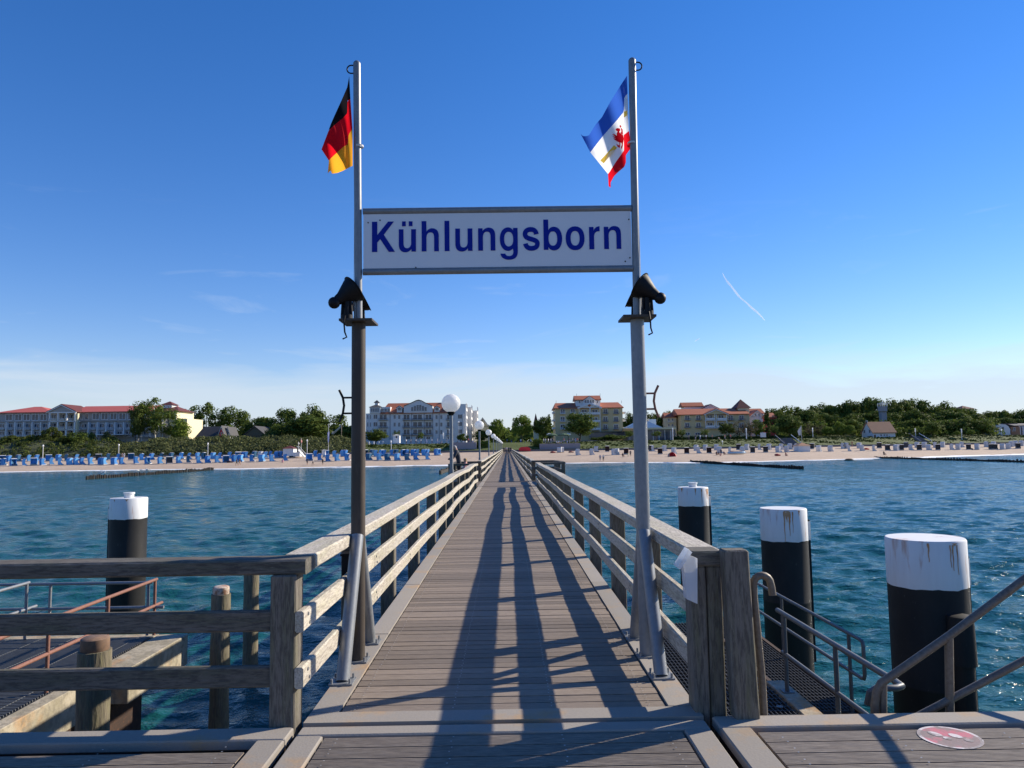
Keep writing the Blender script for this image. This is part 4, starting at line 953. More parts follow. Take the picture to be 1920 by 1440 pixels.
# dune scrub on the left and the dune under it
def duney(x, y):
    w = 236.6; u = (y - w) / 20
    topz = interp([(-260, 7.6), (-165, 7.6), (-136, 6.6), (-128, 5.3), (-115, 6.3), (-100, 6.7), (-80, 6.4), (-62, 6.2), (-50, 5.0), (-46, 3.2)], x) + .4 * math.sin(x * .31) + .3 * math.sin(x * .83)
    return .5 + (topz - .5) * max(0, min(1, u * 1.35)) ** .62
xd = [-260 + 2 * i for i in range(107)] + [-46.5]
sheet('dune', xd, [lambda x, k=k: (236.75 + k * 2.0, duney(x, 236.75 + k * 2.0) - 1.15 if k else .3) for k in range(11)] + [lambda x: (258.5, ZP - .1)], mat('dune_soil', (.05, .06, .025), .95))
for part_, (xa, xb, n, lab, ma) in enumerate(((-258, -128, 820, 'dark green pine scrub covering the dune at the far left', 'leafp'), (-132, -86, 560, 'grey-green sea buckthorn scrub on the dune below the A-frame houses', 'leafs'), (-90, -47, 560, 'silvery willow scrub on the dune left of the gantry pole', 'leafs'))):
    mb = MB()
    for i in range(n):
        x = random.uniform(xa, xb); y = 237 + 19 * random.random() ** 1.25; r = random.uniform(.7, 1.5)
        leaf_quads(mb, (x, y, duney(x, y) - .55), (r * 1.25, r, r * .75), 26, .27)
    tag(mb.build('dune_scrub', X[ma], off=((xa + xb) / 2, 245, 3)), lab, 'scrub', kind='stuff')
def hedge(px0, px1, y0, y1, Y, label, ma='hedge', d=1.4):
    xa, xb = P(px0, y1, Y).x, P(px1, y1, Y).x; pm = (px0 + px1) / 2; zt, zb = P(pm, y0, Y).z, P(pm, y1, Y).z
    mb = MB(); n = int((xb - xa) * (zt - zb) * 3.0) + 10
    for i in range(n):
        leaf_quads(mb, (random.uniform(xa, xb), Y + random.uniform(-.3, d), random.uniform(zb + .2, zt - .25) + .12 * math.sin(i)), (.75, .5, .5), 20, .26)
    mb.box(xa + .2, xb - .2, Y + .1, Y + d - .1, zb - .3, zt - .35)
    m2 = mb; tag(m2.build('hedge', X[ma], off=((xa + xb) / 2, Y, zb)), label, 'hedge')
hedge(1262, 1440, 817, 826.5, 262, 'long clipped dark hedge in front of the right yellow hotel')
hedge(1440, 1500, 816, 823, 263, 'dark hedge left of the wide stone stairs')
hedge(1502, 1532, 816, 822, 264, 'dark hedge piece behind the white flag')
hedge(1527, 1608, 816, 826, 262, 'loose green hedge left of the white cottage', 'leafs')
hedge(1696, 1752, 815, 825, 266, 'loose green hedge right of the white cottage', 'leafs')
hedge(1772, 1850, 815, 823, 270, 'green hedge right of the narrow beach stairs', 'leafs')
hedge(1846, 1914, 816, 827, 270, 'rounded dark hedge in front of the mansard house', 'leafs')
hedge(1716, 1760, 832, 835.5, 250, 'low dark bushes at the foot of the grass bank left of the narrow stairs', 'leafd')
hedge(1846, 1870, 829, 833.5, 258, 'low dark bushes on the bank below the mansard house', 'leafd')
hedge(1000, 1018, 823, 842, 242, 'green bushes on the slope right of the pier end', 'leafm')
hedge(893, 918, 825, 845, 242, 'green bushes on the slope left of the pier end', 'leafm')

# ================================================================ BUILDINGS
FW = 0
def win_template():
    m = MB(); w = .5
    for (a, b, c, d) in ((-.5, .5, -.5, -.42), (-.5, .5, .42, .5), (-.5, -.43, -.42, .42), (.43, .5, -.42, .42), (-.03, .03, -.42, .42)): m.box(a, b, -.06, .06, c, d)
    fr = m.mesh('window', X['white']); m = MB(); m.box(-.43, -.03, -.01, .05, -.42, .42); m.box(.03, .43, -.01, .05, -.42, .42); pn = m.mesh('pane', X['win'])
    m = MB(); m.box(-.5, .5, -1.2, 0, -.5, -.38)
    for i in range(11): m.box(-.49 + i * .096, -.47 + i * .096, -1.19, -1.15, -.38, .40)
    m.box(-.5, .5, -1.2, -1.14, .40, .5)
    bw = m.mesh('balcony', X['white']); m2 = m; bd = m.mesh('balcony', X['cgrey'])
    m = MB(); m.box(-.5, .5, -1.2, 0, -.5, -.38); m.box(-.5, .5, -1.2, -1.16, -.3, .5); bs = m.mesh('balcony', X['white'])
    return fr, pn, bw, bd, bs
WF, WP_, BW, BD, BS = win_template()
def window(t, px, py, w, h, Y, glass_only=False):
    p = P(px, py, Y) - t.location; k = (Y + .2) / FPX
    o = link('window', WF, t, tuple(p)); o.scale = (w * k, 1, h * k); link('pane', WP_, o)
    return o
def balcony(t, px, py, w, h, Y, kind=0):
    p = P(px, py, Y) - t.location; k = (Y + .2) / FPX
    o = link('balcony', (BW, BD, BS)[kind], t, tuple(p)); o.scale = (w * k, 1, h * k); return o
class Bld:
    def __init__(s, name, px, Y, label, cat='building'):
        s.Y = Y; x = P(px, 838, Y).x; s.t = thing(name, (x, Y, ZP), label, cat); s.o = (x, Y, ZP)
    def xz(s, px, py, Y=None): q = P(px, py, Y or s.Y); return q.x, q.z
    def wall(s, px0, px1, y0, y1, depth, ma, dy=0, name='wall', base=False):
        Y = s.Y + dy; xa, zt = s.xz(px0, y0, Y); xb, zt2 = s.xz(px1, y0, Y); zb = ZP - .2 if base else s.xz((px0 + px1) / 2, y1, Y)[1]
        zt = (zt + zt2) / 2; m = MB(); m.box(xa, xb, Y, Y + depth, zb, zt); return m.build(name, X[ma], s.t, s.o)
    def gable_roof(s, px0, px1, yr, ye, depth, ma, dy=0, over=.6, hip=0, name='roof'):
        """ridge along x"""
        Y = s.Y + dy; xa, ze = s.xz(px0, ye, Y - over); xb, ze2 = s.xz(px1, ye, Y - over); ze = (ze + ze2) / 2
        zr = s.xz((px0 + px1) / 2, yr, Y + depth / 2)[1]; hx = hip; m = MB(); y0, y1, ym = Y - over, Y + depth + over, Y + depth / 2
        a = [(xa, y0, ze), (xb, y0, ze), (xb, y1, ze), (xa, y1, ze), (xa + hx, ym, zr), (xb - hx, ym, zr)]
        m.face([a[0], a[1], a[5], a[4]]); m.face([a[2], a[3], a[4], a[5]]); m.face([a[3], a[0], a[4]]); m.face([a[1], a[2], a[5]])
        m.face([(xa, y0, ze - .25), (xa, y1, ze - .25), (xb, y1, ze - .25), (xb, y0, ze - .25)])
        for p, q in ((0, 1), (1, 2), (2, 3), (3, 0)): m.face([(a[p][0], a[p][1], a[p][2] - .25), (a[q][0], a[q][1], a[q][2] - .25), a[q], a[p]])
        return m.build(name, X[ma], s.t, s.o)
    def front_gable(s, px0, px1, ya, ye, depth, wallm, roofm, dy=0, trim='white', name='gable'):
        """ridge along y, gable to the camera"""
        Y = s.Y + dy; xa, ze = s.xz(px0, ye, Y); xb, ze2 = s.xz(px1, ye, Y); ze = (ze + ze2) / 2; xm = (xa + xb) / 2; zr = s.xz((px0 + px1) / 2, ya, Y)[1]
        m = MB(); m.prism([(xa + .3, ze), (xb - .3, ze), (xm, zr - .25)], Y, Y + depth, 'y'); m.build(name, X[wallm], s.t, s.o)
        m = MB()
        for sx, x0 in ((1, xa), (-1, xb)):
            m.prism([(x0, ze - .15), (x0, ze + .12), (xm, zr + .12), (xm, zr - .15)][::1], Y - .5, Y + depth, 'y')
        m.build('roof', X[roofm], s.t, s.o)
        if trim:
            m = MB()
            for x0 in (xa, xb): m.prism([(x0, ze - .45), (x0, ze - .16), (xm, zr - .16), (xm, zr - .5)], Y - .56, Y - .40, 'y')
            m.build('barge_board', X[trim], s.t, s.o)
    def box(s, name, px0, px1, y0, y1, ya, yb, ma):
        Y = s.Y + ya; xa, z1 = s.xz(px0, y0, Y); xb, _ = s.xz(px1, y0, Y); z0 = s.xz(px0, y1, Y)[1]; m = MB(); m.box(xa, xb, Y, s.Y + yb, z0, z1); return m.build(name, X[ma], s.t, s.o)
    def pyramid(s, px0, px1, ya, ye, dy, depth, ma, name='roof', over=.4):
        Y = s.Y + dy; xa, ze = s.xz(px0, ye, Y); xb, _ = s.xz(px1, ye, Y); xm = (xa + xb) / 2; ym = Y + depth / 2; zr = s.xz((px0 + px1) / 2, ya, ym)[1]
        m = MB(); c = [(xa - over, Y - over, ze), (xb + over, Y - over, ze), (xb + over, Y + depth + over, ze), (xa - over, Y + depth + over, ze)]
        for i in range(4): m.face([c[i], c[(i + 1) % 4], (xm, ym, zr)])
        m.face(c[::-1]); return m.build(name, X[ma], s.t, s.o)
    def win(s, px, py, w, h, dy=-.05): return window(s.t, px, py, w, h, s.Y + dy)
    def bal(s, px, py, w, h, kind=0, dy=-.02): return balcony(s.t, px, py, w, h, s.Y + dy, kind)

# grey hotel, far left
b = Bld('hotel_building', 120, 275, 'long grey and yellow hotel with pinkish-red roof and white portico, far left', 'hotel')
b.wall(-3, 92, 774, 0, 15, 'render_grey', base=True); b.wall(140, 322, 772, 0, 15, 'render_grey', base=True); b.wall(91, 141, 773, 0, 14, 'render_cream', dy=.8, base=True)
b.gable_roof(-9, 96, 763, 773, 15, 'tilep', hip=9, over=1); b.gable_roof(136, 312, 761, 771.3, 15, 'tilep', over=1)
b.front_gable(88, 144, 758, 772, 12, 'render_grey', 'tiled', dy=-4)
b.box('portico_beam', 90, 142, 772, 775, -4, -3.3, 'white'); b.wall(142, 146, 775, 0, 1, 'render_cream', dy=-3.5, base=True)
for px in (93, 108.5, 124.5, 140):
    b.box('column', px - 1.2, px + 1.2, 774, 822, -3.9, -3.3, 'white')
for y in (790, 806): b.box('portico_floor', 91, 142, y, y + 1.2, -3.9, .8, 'white')
for i in range(3):
    for y in (782, 798, 812): b.win(101 + i * 15.5, y, 9, 10, .7)
    for y in (787, 802.5): b.bal(101 + i * 15.7, y, 13.5, 4.5, 0, -2.8)
for i, px in enumerate((17, 34.5, 50, 66, 81.5)): b.win(px, 782.5, 13, 13)
for px in (180, 196.5, 213, 229.5, 246, 262.5, 279, 296): b.win(px, 780.5, 13, 13)
for px in (152, 163): b.win(px, 781.5, 6.5, 12)
b.box('cornice', -3, 92, 790, 791.4, -.6, 0, 'render_grey'); b.box('cornice', 141, 322, 789, 790.4, -.6, 0, 'render_grey')
for px in [4 + 16.2 * i for i in range(6)] + [158 + 16.6 * i for i in range(9)]:
    b.box('fin_wall', px + 6.6, px + 8.2, 791.5, 819, -1.5, 0, 'white')
    for y in (799, 813): b.win(px, y, 9.5, 9.5)
    for y in (803.5, 817.5): b.bal(px, y, 12.5, 4.2, 0)
b.box('entrance_canopy', 172, 232, 814.5, 816, -5, 0, 'white')
b.wall(318, 331, 771, 0, 15, 'render_end', dy=-3, base=True); b.wall(331, 351, 785, 0, 14, 'render_end', dy=-2, base=True)
b.pyramid(298, 334, 762, 771, -3, 14, 'tiled'); b.wall(304, 322, 759, 765, 5, 'white', dy=2, name='cupola'); b.pyramid(303, 323, 752.5, 759, 2, 5, 'tiled', name='cupola_roof')
for i in range(8): b.box('terrace_railing', 332 + i * 2.3, 332.5 + i * 2.3, 782.5, 785, -2, -1.9, 'white')
# A-frame houses
b = Bld('cottage', 392, 272, 'dark slate-roofed house with a steep red gable on the dune', 'house')
b.gable_roof(365, 418, 800, 820, 8, 'slate', hip=1.5); b.wall(367, 414, 818, 0, 7, 'slate', dy=.5, base=True); b.front_gable(407.5, 423, 798.5, 820, 7, 'redpaint', 'slate', dy=-3, trim='white')
b.win(415.3, 813, 2.6, 5, -3.05)
b = Bld('cottage', 428, 274, 'dark-roofed house with a pale blue-white steep gable', 'house')
b.front_gable(422, 433, 800.5, 817, 8, 'white', 'slate', dy=-2); b.wall(424, 431, 816, 0, 7, 'white', dy=-1, base=True); b.win(427.5, 811, 2.4, 6, -2.05)
b = Bld('timber_hall', 478, 280, 'green-grey boarded hall with a wide low gable among dark trees', 'building')
b.front_gable(454, 501, 799, 818, 22, 'green_panel', 'slate', trim=None); b.wall(457, 498, 817.5, 0, 20, 'green_panel', base=True)
for i in range(9): b.box('batten', 459 + i * 4.5, 459.5 + i * 4.5, 810 , 822, -.06, 0, 'white') if 0 else None
# white hotel
b = Bld('hotel_building', 780, 290, 'large white hotel with red tiled roof, dark balconies and arched gable', 'hotel')
b.wall(686, 868, 774, 0, 16, 'render_white', base=True); b.wall(868, 869.5, 775, 0, 1, 'render_white', dy=-.8, base=True)
b.gable_roof(712, 852, 755.5, 774, 15, 'tile', over=.7, hip=2)
b.wall(693, 713, 763.5, 775, 8, 'render_white', dy=-.5, name='corner_turret'); b.pyramid(693, 713, 758, 763.5, -.5, 8, 'slate', name='turret_roof'); b.wall(703, 709, 755, 759.5, 2, 'white', dy=2.5, name='lantern'); b.pyramid(702.5, 709.5, 750, 755, 2.5, 2, 'slate', name='lantern_roof')
b.wall(712, 732, 763, 775, 4, 'render_white', dy=.4, name='attic'); b.wall(852, 868, 757.5, 775, 14, 'render_white', dy=.3, name='attic')
m = MB(); Y = b.Y - .6   # curved front gable
pts = [(757, 774.5), (757, 762), (764, 759), (773, 755), (780, 751.5), (785, 750.5), (790, 751.5), (797, 755.5), (805, 759), (811, 761.5), (811, 774.5)]
m.prism([(P(a, c, Y).x, P(a, c, Y).z) for a, c in pts][::-1], Y, Y + 7, 'y'); m.build('curved_gable', X['render_white'], b.t, b.o)
m = MB(); pts = pts[1:-1]; 
for (a, c), (d, e) in zip(pts, pts[1:]):
    q0, q1 = P(a, c, Y), P(d, e, Y); m.hexa([(q0.x, Y - .3, q0.z), (q1.x, Y - .3, q1.z), (q1.x, Y + 7, q1.z), (q0.x, Y + 7, q0.z), (q0.x, Y - .3, q0.z + .25), (q1.x, Y - .3, q1.z + .25), (q1.x, Y + 7, q1.z + .25), (q0.x, Y + 7, q0.z + .25)])
m.build('gable_coping', X['slate'], b.t, b.o)
for px, h in ((773, 9), (778, 11.5), (783, 13.5), (788, 13.5), (793, 11.5), (798, 9)): b.win(px, 771.5 - h / 2, 4.4, h, -.7)
for px in (749, 819): b.wall(px - 5, px + 5, 764, 773, 4, 'white', dy=-.1, name='dormer'); b.front_gable(px - 6, px + 6, 761, 765, 4, 'white', 'slate', dy=-.2, name='dormer_gable'); b.win(px, 767, 5, 6, -.3)
for px in (697, 701, 705, 709): b.win(px, 769, 3, 8, -.6)
for px in (717, 723, 729): b.win(px, 769, 4.5, 7, .3)
for px in (857, 863): b.win(px, 767, 4, 9, .2)
for r, y in enumerate((782, 796, 810)):
    for px in (740, 748.5, 818.5, 827.5): b.win(px, y, 4, 8.5)
    for px in (689.5, 694.5): b.win(px, y, 2, 9)
    b.win(704, y - .5, 8, 9); b.win(862.5, y - 1, 8.5, 9)
    for px, w in ((718.5, 15), (762.5, 12), (783, 19), (803.5, 13), (843, 11)):
        b.win(px, y - .3, w, 10); b.bal(px, y + 4.2, w + 2.5, 4, 1)
for px in (731, 757, 771.5, 795, 811, 823): b.box('downpipe', px, px + .7, 775, 824, -.15, 0, 'wallgrey')
for px in (700, 765, 783, 803, 843, 862): b.win(px, 821, 8, 6)
for i, (pa, pb, ya, yy) in enumerate(((868, 875, 757, 0), (875, 882, 762, 8), (882, 888, 769, 16))):   # wing stepping back, its flank sunlit
    pass
t_ = b; xa = P(868, 774, 290).x
for k, (dy, top, ex) in enumerate(((0, 757.5, 1.2), (13, 760, 2.6), (26, 764, 4.5))):
    z1 = P(868, top, 290).z; m = MB(); m.box(xa - 6, xa + ex, 290.02 + dy + (.0 if k else .03), 290 + dy + 12, ZP - .2, z1); m.build('side_wing', X['render_white'], b.t, b.o)
    for r in range(5):
        for c in range(4):
            o = link('window', WF, b.t, (xa + ex + .04 - b.o[0], 290 + dy + 2 + c * 2.6 - 290, 3.2 + r * 2.95)); o.scale = (1.3, 1, 2.0); o.rotation_euler.z = PI / 2; link('pane', WP_, o)
m = MB(); m.box(P(830, 753, 298).x, P(833, 753, 298).x, 297, 298, P(831, 758, 297).z, P(831, 751.5, 297).z); m.build('chimney', X['tile'], b.t, b.o)
b = Bld('house', 905, 300, 'small house with a dark pitched roof behind the globe lamps', 'house')
b.front_gable(893, 917, 783, 800, 12, 'render_cream', 'slate'); b.wall(895, 915, 799.5, 0, 12, 'render_cream', base=True); b.win(905, 796, 4, 5)
b = Bld('spire', 1005, 290, 'slim dark brown spire roof between two round trees', 'tower')
b.wall(1000.5, 1009.5, 795, 0, 3, 'render_cream', base=True); b.pyramid(1001, 1009, 774.5, 796, 0, 2.4, 'tiled', over=.2)
# yellow hotel left of the right gantry pole
b = Bld('hotel_building', 1104, 290, 'yellow hotel with orange-red roof and raised white attic, left of the right pole', 'hotel')
b.wall(1041, 1167, 764, 0, 14, 'render_yellow', base=True); b.gable_roof(1038.5, 1169.5, 755, 764.5, 14, 'tile', over=.8, hip=1)
b.wall(1080, 1125, 748, 764, 8, 'white', dy=1.5, name='attic'); b.gable_roof(1077.5, 1127.5, 741.8, 749, 8, 'tile', dy=1.5, over=.8)
b.front_gable(1091, 1119, 742.5, 752, 5, 'white', 'tile', dy=.3, name='attic_gable'); b.wall(1093, 1117, 751, 760, 3, 'white', dy=.4, name='attic_bay')
for px in (1098, 1102.5, 1107.5, 1112): b.win(px, 752.5, 3.6, 6.5, .3)
for px in (1086.5, 1120): b.win(px, 753.5, 3, 5, 1.45)
b.front_gable(1083, 1128, 755.5, 764.5, 6, 'white', 'white', dy=-2.4, name='bay_gable')
b.wall(1086, 1126, 765, 0, 2, 'render_yellow', dy=-.6, base=True, name='bay')
for px in (1085.7, 1105, 1107, 1124.8): b.box('bay_post', px - .5, px + .5, 764, 824, -2.3, -2.0, 'white')
for y in (772.5, 787, 801.5):
    b.box('bay_floor', 1085, 1126, y + 4.6, y + 5.4, -2.3, -.5, 'white')
    for px in (1095.5, 1115.5): b.win(px, y - .5, 11, 8.5, -.65); b.bal(px, y + 2.8, 18, 4, 2, -1.2)
for y in (771, 785.5, 800):
    for px in (1055, 1074, 1135, 1155): b.win(px, y, 8.5, 9); b.bal(px, y + 3.4, 10.5, 3.6, 1 if px > 1100 else 0, .0)
    b.box('side_balcony', 1168, 1173, y + 1, y + 4.5, 2, 8, 'white'); b.box('side_balcony', 1036.5, 1041, y + 1, y + 4.5, 2, 8, 'white')
b.box('shop_awning', 1108, 1168, 809.5, 811, -3, 0, 'green_panel'); b.box('glass_veranda', 1106, 1168, 811, 822, -2.6, 0, 'win')
for px in (1042.5, 1165, 1125, 1081): b.box('finial', px, px + .4, (738 if 1070 < px < 1130 else 751), 756, 6.8, 7, 'black')
m = MB(); q = P(1105, 760, 287.5); m.lathe([(.001, 0), (.55, 0), (.55, .1), (.001, .1)], n=16, mat=Matrix.Rotation(PI / 2, 3, 'X')); m.v = [(x + q.x, y + 287.6, z + q.z) for x, y, z in m.v]; m.build('round_emblem', X['tile'], b.t, b.o)
# restaurant pavilion
b = Bld('restaurant', 1215, 275, 'flat-roofed glass restaurant with a blue pyramid roof behind the right pole', 'restaurant')
b.wall(1176, 1266, 806, 0, 12, 'win', base=True, name='glass_front'); b.box('flat_roof', 1172, 1268, 802.5, 806, -1.2, 12, 'render_cream')
b.pyramid(1176, 1240, 785, 802.5, 2, 9, 'steel_blue'); b.wall(1217, 1230, 786, 800, 3, 'white', dy=11, name='turret')
b.box('orange_awning', 1168, 1190, 804.5, 808.5, -3.5, -1.3, 'orange')
for px in range(1180, 1268, 11): b.box('mullion', px, px + 1, 806.5, 826, -.15, -.0, 'white')
# right yellow hotel
b = Bld('hotel_building', 1330, 310, 'lower yellow hotel with red roof, balconied gable and dark pyramid tower, at the right', 'hotel')
b.wall(1277, 1405, 776, 0, 14, 'render_yellow', base=True); b.gable_roof(1270, 1406, 766, 776.5, 14, 'tile', over=.8, hip=.3)
b.front_gable(1319, 1366, 766.5, 776.5, 8, 'render_yellow', 'tile', dy=-2.4, name='bay_gable'); b.wall(1322, 1363, 776, 0, 2, 'render_yellow', dy=-.6, base=True, name='bay')
for px in (1322.6, 1340, 1343, 1362.6): b.box('bay_post', px - .5, px + .5, 776, 803, -2.3, -2.0, 'white')
for y in (783, 797):
    b.box('bay_floor', 1322, 1363, y + 5.6, y + 6.4, -2.3, -.5, 'white')
    for px in (1331, 1352): b.win(px, y - 1, 11, 8, -.65); b.bal(px, y + 3, 17, 4, 2, -1.2)
    for px in (1288.5, 1309.5, 1370, 1390): b.win(px, y, 9, 9); b.bal(px, y + 3.6, 12, 3.2, 1, 0)
for px in (1289, 1308, 1332.5, 1353): b.win(px, 813.5, 9.5, 4.5)
b.wall(1248, 1268, 781.5, 0, 8, 'render_cream', dy=6, base=True, name='wing'); b.gable_roof(1247, 1269, 774, 782, 8, 'tile', dy=6)
for y in (787, 797): b.win(1254, y, 3, 5, 5.95); b.win(1261, y, 3, 5, 5.95); b.bal(1258, y + 3.5, 14, 3, 0, 6)
b.wall(1283, 1318, 760.5, 770, 6, 'white', dy=14, name='rear_attic'); b.gable_roof(1279, 1320, 754.5, 761.5, 6, 'tile', dy=14)
b.front_gable(1313, 1352, 758, 768, 8, 'white', 'tiled', dy=10, name='rear_gable')
b.pyramid(1382.5, 1406.5, 748.5, 765, 4, 8, 'tiled'); b.wall(1384, 1405, 764.5, 777, 8, 'render_cream', dy=4, name='tower_wall')
b = Bld('house', 1420, 318, 'white gabled house with red roof between the hotel tower and the cypress', 'house')
b.front_gable(1404, 1435, 769, 781, 14, 'white', 'tile', trim='white'); b.wall(1405.5, 1433.5, 780.5, 0, 14, 'render_white', base=True); b.gable_roof(1404, 1435, 766, 775, 10, 'tile', dy=6)
for px in (1416.5, 1423): b.win(px, 778, 2.4, 5)
for y in (789, 800): b.win(1416.5, y, 3, 5); b.win(1423, y, 3, 5)
b = Bld('house', 1449, 300, 'red roof corner showing between the cypress and the round tree', 'house')
b.gable_roof(1442, 1457, 774, 782, 8, 'tile'); b.wall(1443, 1456, 781.5, 0, 8, 'redpaint', base=True)
# white cottage, radar tower
b = Bld('cottage', 1650, 263, 'white cottage with an orange-brown tiled roof on the bank', 'house')
xa, xb = P(1637, 820, 263).x, P(1679, 820, 263).x; ze = P(1658, 811, 263).z; zr = P(1645, 791.3, 267).z
m = MB(); m.box(xa, xb, 263, 271.2, ZP - .1, ze); m.prism([(263, ze), (271.2, ze), (267.1, zr - .2)], xa, xb, 'x'); m.build('wall', X['render_white'], b.t, b.o)
m = MB(); m.prism([(262.5, ze - .25), (262.5, ze + .02), (267.1, zr + .1), (267.1, zr - .2)], xa - .4, xb + .4, 'x'); m.prism([(271.7, ze - .25), (271.7, ze + .02), (267.1, zr + .1), (267.1, zr - .2)][::-1], xa - .4, xb + .4, 'x'); m.build('roof', X['tileo'], b.t, b.o)
for px in (1652, 1658, 1663): b.win(px, 816, 3, 4)
m = MB(); q = P(1640.5, 819, 263); m.box(q.x - .3, q.x + .3, 262.9, 263, ZP - .1, q.z + .7); m.build('door', X['woodbrown'], b.t, b.o)
for (dy, z) in ((4, 5.5), (2, 2.2), (6, 2.2)):
    o = link('window', WF, b.t, (xa - .05 - b.o[0], dy, z)); o.scale = (1.2, 1, 1.3); o.rotation_euler.z = PI / 2; link('pane', WP_, o)
t = thing('radar_tower', (P(1656, 790, 292).x, 292, ZP), 'grey concrete lookout tower with a railed cabin above the white cottage', 'tower')
X['towergrey'] = mat('tower_concrete', (.26, .27, .30), .8); m = MB(); z = lambda py: P(1656, py, 292).z - ZP
m.prism([(-1.05, 0), (1.05, 0), (1.05, 1), (-1.05, 1)], -1, 1, 'y'); m.v = [(x, y, z(771) if w else 0) for x, y, w in m.v]; m.build('shaft', X['towergrey'], t)
m = MB(); m.lathe([(1.2, z(773)), (1.75, z(771)), (1.8, z(764)), (1.9, z(764) + .01), (1.9, z(762)), (.01, z(762))], n=8); m.build('cabin', X['towergrey'], t)
m = MB()
for i in range(8):
    a = i * PI / 4; m.tube([(1.85 * math.cos(a), 1.85 * math.sin(a), z(762)), (1.85 * math.cos(a), 1.85 * math.sin(a), z(756.5))], .06, 5)
for zz in (z(759), z(756.6)): m.lathe([(1.8, zz), (1.9, zz), (1.9, zz + .1), (1.8, zz + .1)], n=8)
m.tube([(0, 0, z(762)), (0, 0, z(751))], .13, 6); m.box(-.9, .9, -.2, .2, z(756), z(755)); m.build('railing_and_mast', X['white'], t)
b = Bld('house', 1888, 285, 'white mansard-roofed house with solar panels near the right edge', 'house')
b.wall(1864, 1894, 806, 0, 9, 'render_white', base=True)
m = MB(); Y = 285; pts = [(1864, 806.5), (1866, 800), (1875, 795), (1886, 796), (1891, 799.5), (1895, 806.5)]
m.prism([(P(a, c, Y).x, P(a, c, Y).z) for a, c in pts][::-1], Y + .02, Y + 9, 'y'); m.build('gable', X['render_white'], b.t, b.o)
b.wall(1895, 1912, 800, 0, 8, 'tileo', dy=1, name='mansard_roof', base=True); b.box('flat_roof', 1872, 1908, 793.8, 795.2, 0, 9, 'slate')
for px in (1871.5, 1880.5): b.win(px, 803, 4.5, 6.5)
b.win(1882, 814, 4.5, 3.5); b.win(1902, 804, 4, 5, .95); b.win(1901, 808, 6, 1.5, .9)
b = Bld('house', 1920, 292, 'dark gabled building with pale pillars at the right edge', 'house')
b.wall(1905, 1950, 797, 0, 10, 'cgrey', base=True); b.gable_roof(1902, 1955, 793.5, 797.5, 10, 'slate')
for px in (1911, 1917, 1923): b.box('pillar', px, px + 2.4, 799, 820, -1, -.3, 'white')
b = Bld('house', 1815, 345, 'brown hipped roof with a pale wall peeking over the right wood', 'house')
b.wall(1806, 1826, 766, 0, 9, 'render_cream', base=True); b.pyramid(1804.5, 1827.5, 760.5, 766.5, 0, 9, 'tiled', over=.3)
# ================================================================ BEACH CHAIRS
def chair_proto(name, shell_m, inner_m, trim_m, label, group):
    t = thing(name, (0, 0, -60), label, 'beach chair', group)
    side = [(-.42, .12), (.42, .12), (.46, .42), (.20, .52), (.10, .95), (.22, 1.35), (.36, 1.52), (.30, 1.66), (.0, 1.74), (-.30, 1.66), (-.50, 1.42), (-.52, .9), (-.46, .4)]
    m = MB()
    for x0 in (-.66, .60): m.prism([(a, b) for a, b in side], x0, x0 + .06, 'x')
    bk = [(-.46, .14), (-.52, .9), (-.50, 1.42), (-.30, 1.66), (.0, 1.735), (.30, 1.66)]
    for (a, b), (c, d) in zip(bk, bk[1:]):
        m.hexa([(-.60, a, b), (.60, a, b), (.60, a + .045, b - .03), (-.60, a + .045, b - .03), (-.60, c, d), (.60, c, d), (.60, c + .045, d - .03), (-.60, c + .045, d - .03)])
    m.build('shell', shell_m, t)
    m = MB(); m.box(-.59, .59, -.40, .36, .40, .52); m.hexa([(-.59, -.44, .52), (.59, -.44, .52), (.59, -.30, .52), (-.59, -.30, .52), (-.59, -.46, 1.35), (.59, -.46, 1.35), (.59, -.36, 1.35), (-.59, -.36, 1.35)]); m.build('cushion', inner_m, t)
    m = MB(); m.box(-.68, .68, -.46, .45, 0.0, .16); m.build('base', trim_m, t); m = MB(); m.prism([(.30, 1.66), (0, 1.745), (-.30, 1.675), (-.30, 1.72), (0, 1.80), (.34, 1.70)], -.68, .68, 'x'); m.build('canopy_trim', trim_m, t)
    m = MB(); m.box(-.55, .55, .47, .77, .05, .22); m.build('footrest', trim_m, t)
    return t
protos = []
G1 = 'blue beach chairs on the left beach'; G2 = 'white and dark beach chairs on the right beach'
defs = [('bl1', 'bl3', 'cwhite', 'deep blue'), ('bl2', 'bl1', 'cwhite', 'bright sky-blue'), ('bl3', 'cgrey', 'cwhite', 'dark teal-blue'), ('cwhite', 'bl1', 'cwhite', 'white'),
        ('cwhite', 'cgrey', 'cwhite', 'white'), ('cwhite', 'cdark', 'cdark', 'white maroon-lined'), ('cdark', 'cdark', 'cwhite', 'maroon-backed'), ('cgrey', 'cgrey', 'cwhite', 'grey-backed')]
def zb(x, y): return zl(x, y)
used = {}
def place_chair(k, px, Y, rz, label, group):
    x = P(px, 860, Y).x; z = zl(x, Y) - .03
    if k not in used:
        t = chair_proto('beach_chair', X[defs[k][0]], X[defs[k][1]], X[defs[k][2]], label, group); t.location = (x, Y, z); t.rotation_euler.z = rz; used[k] = t
    else: t = dup(used[k], (x, Y, z), rz, label); t['group'] = group
    t.scale = (1.2, 1.1, 1.12) if px < 950 else (.97, .97, 1.02); return t
z1 = lambda L: [v / 8 for v in L]; z2 = lambda L: [220 + v / 8 for v in L]; z3 = lambda L: [440 + v / 8 for v in L]; z4 = lambda L: [670 + v / 8 for v in L]
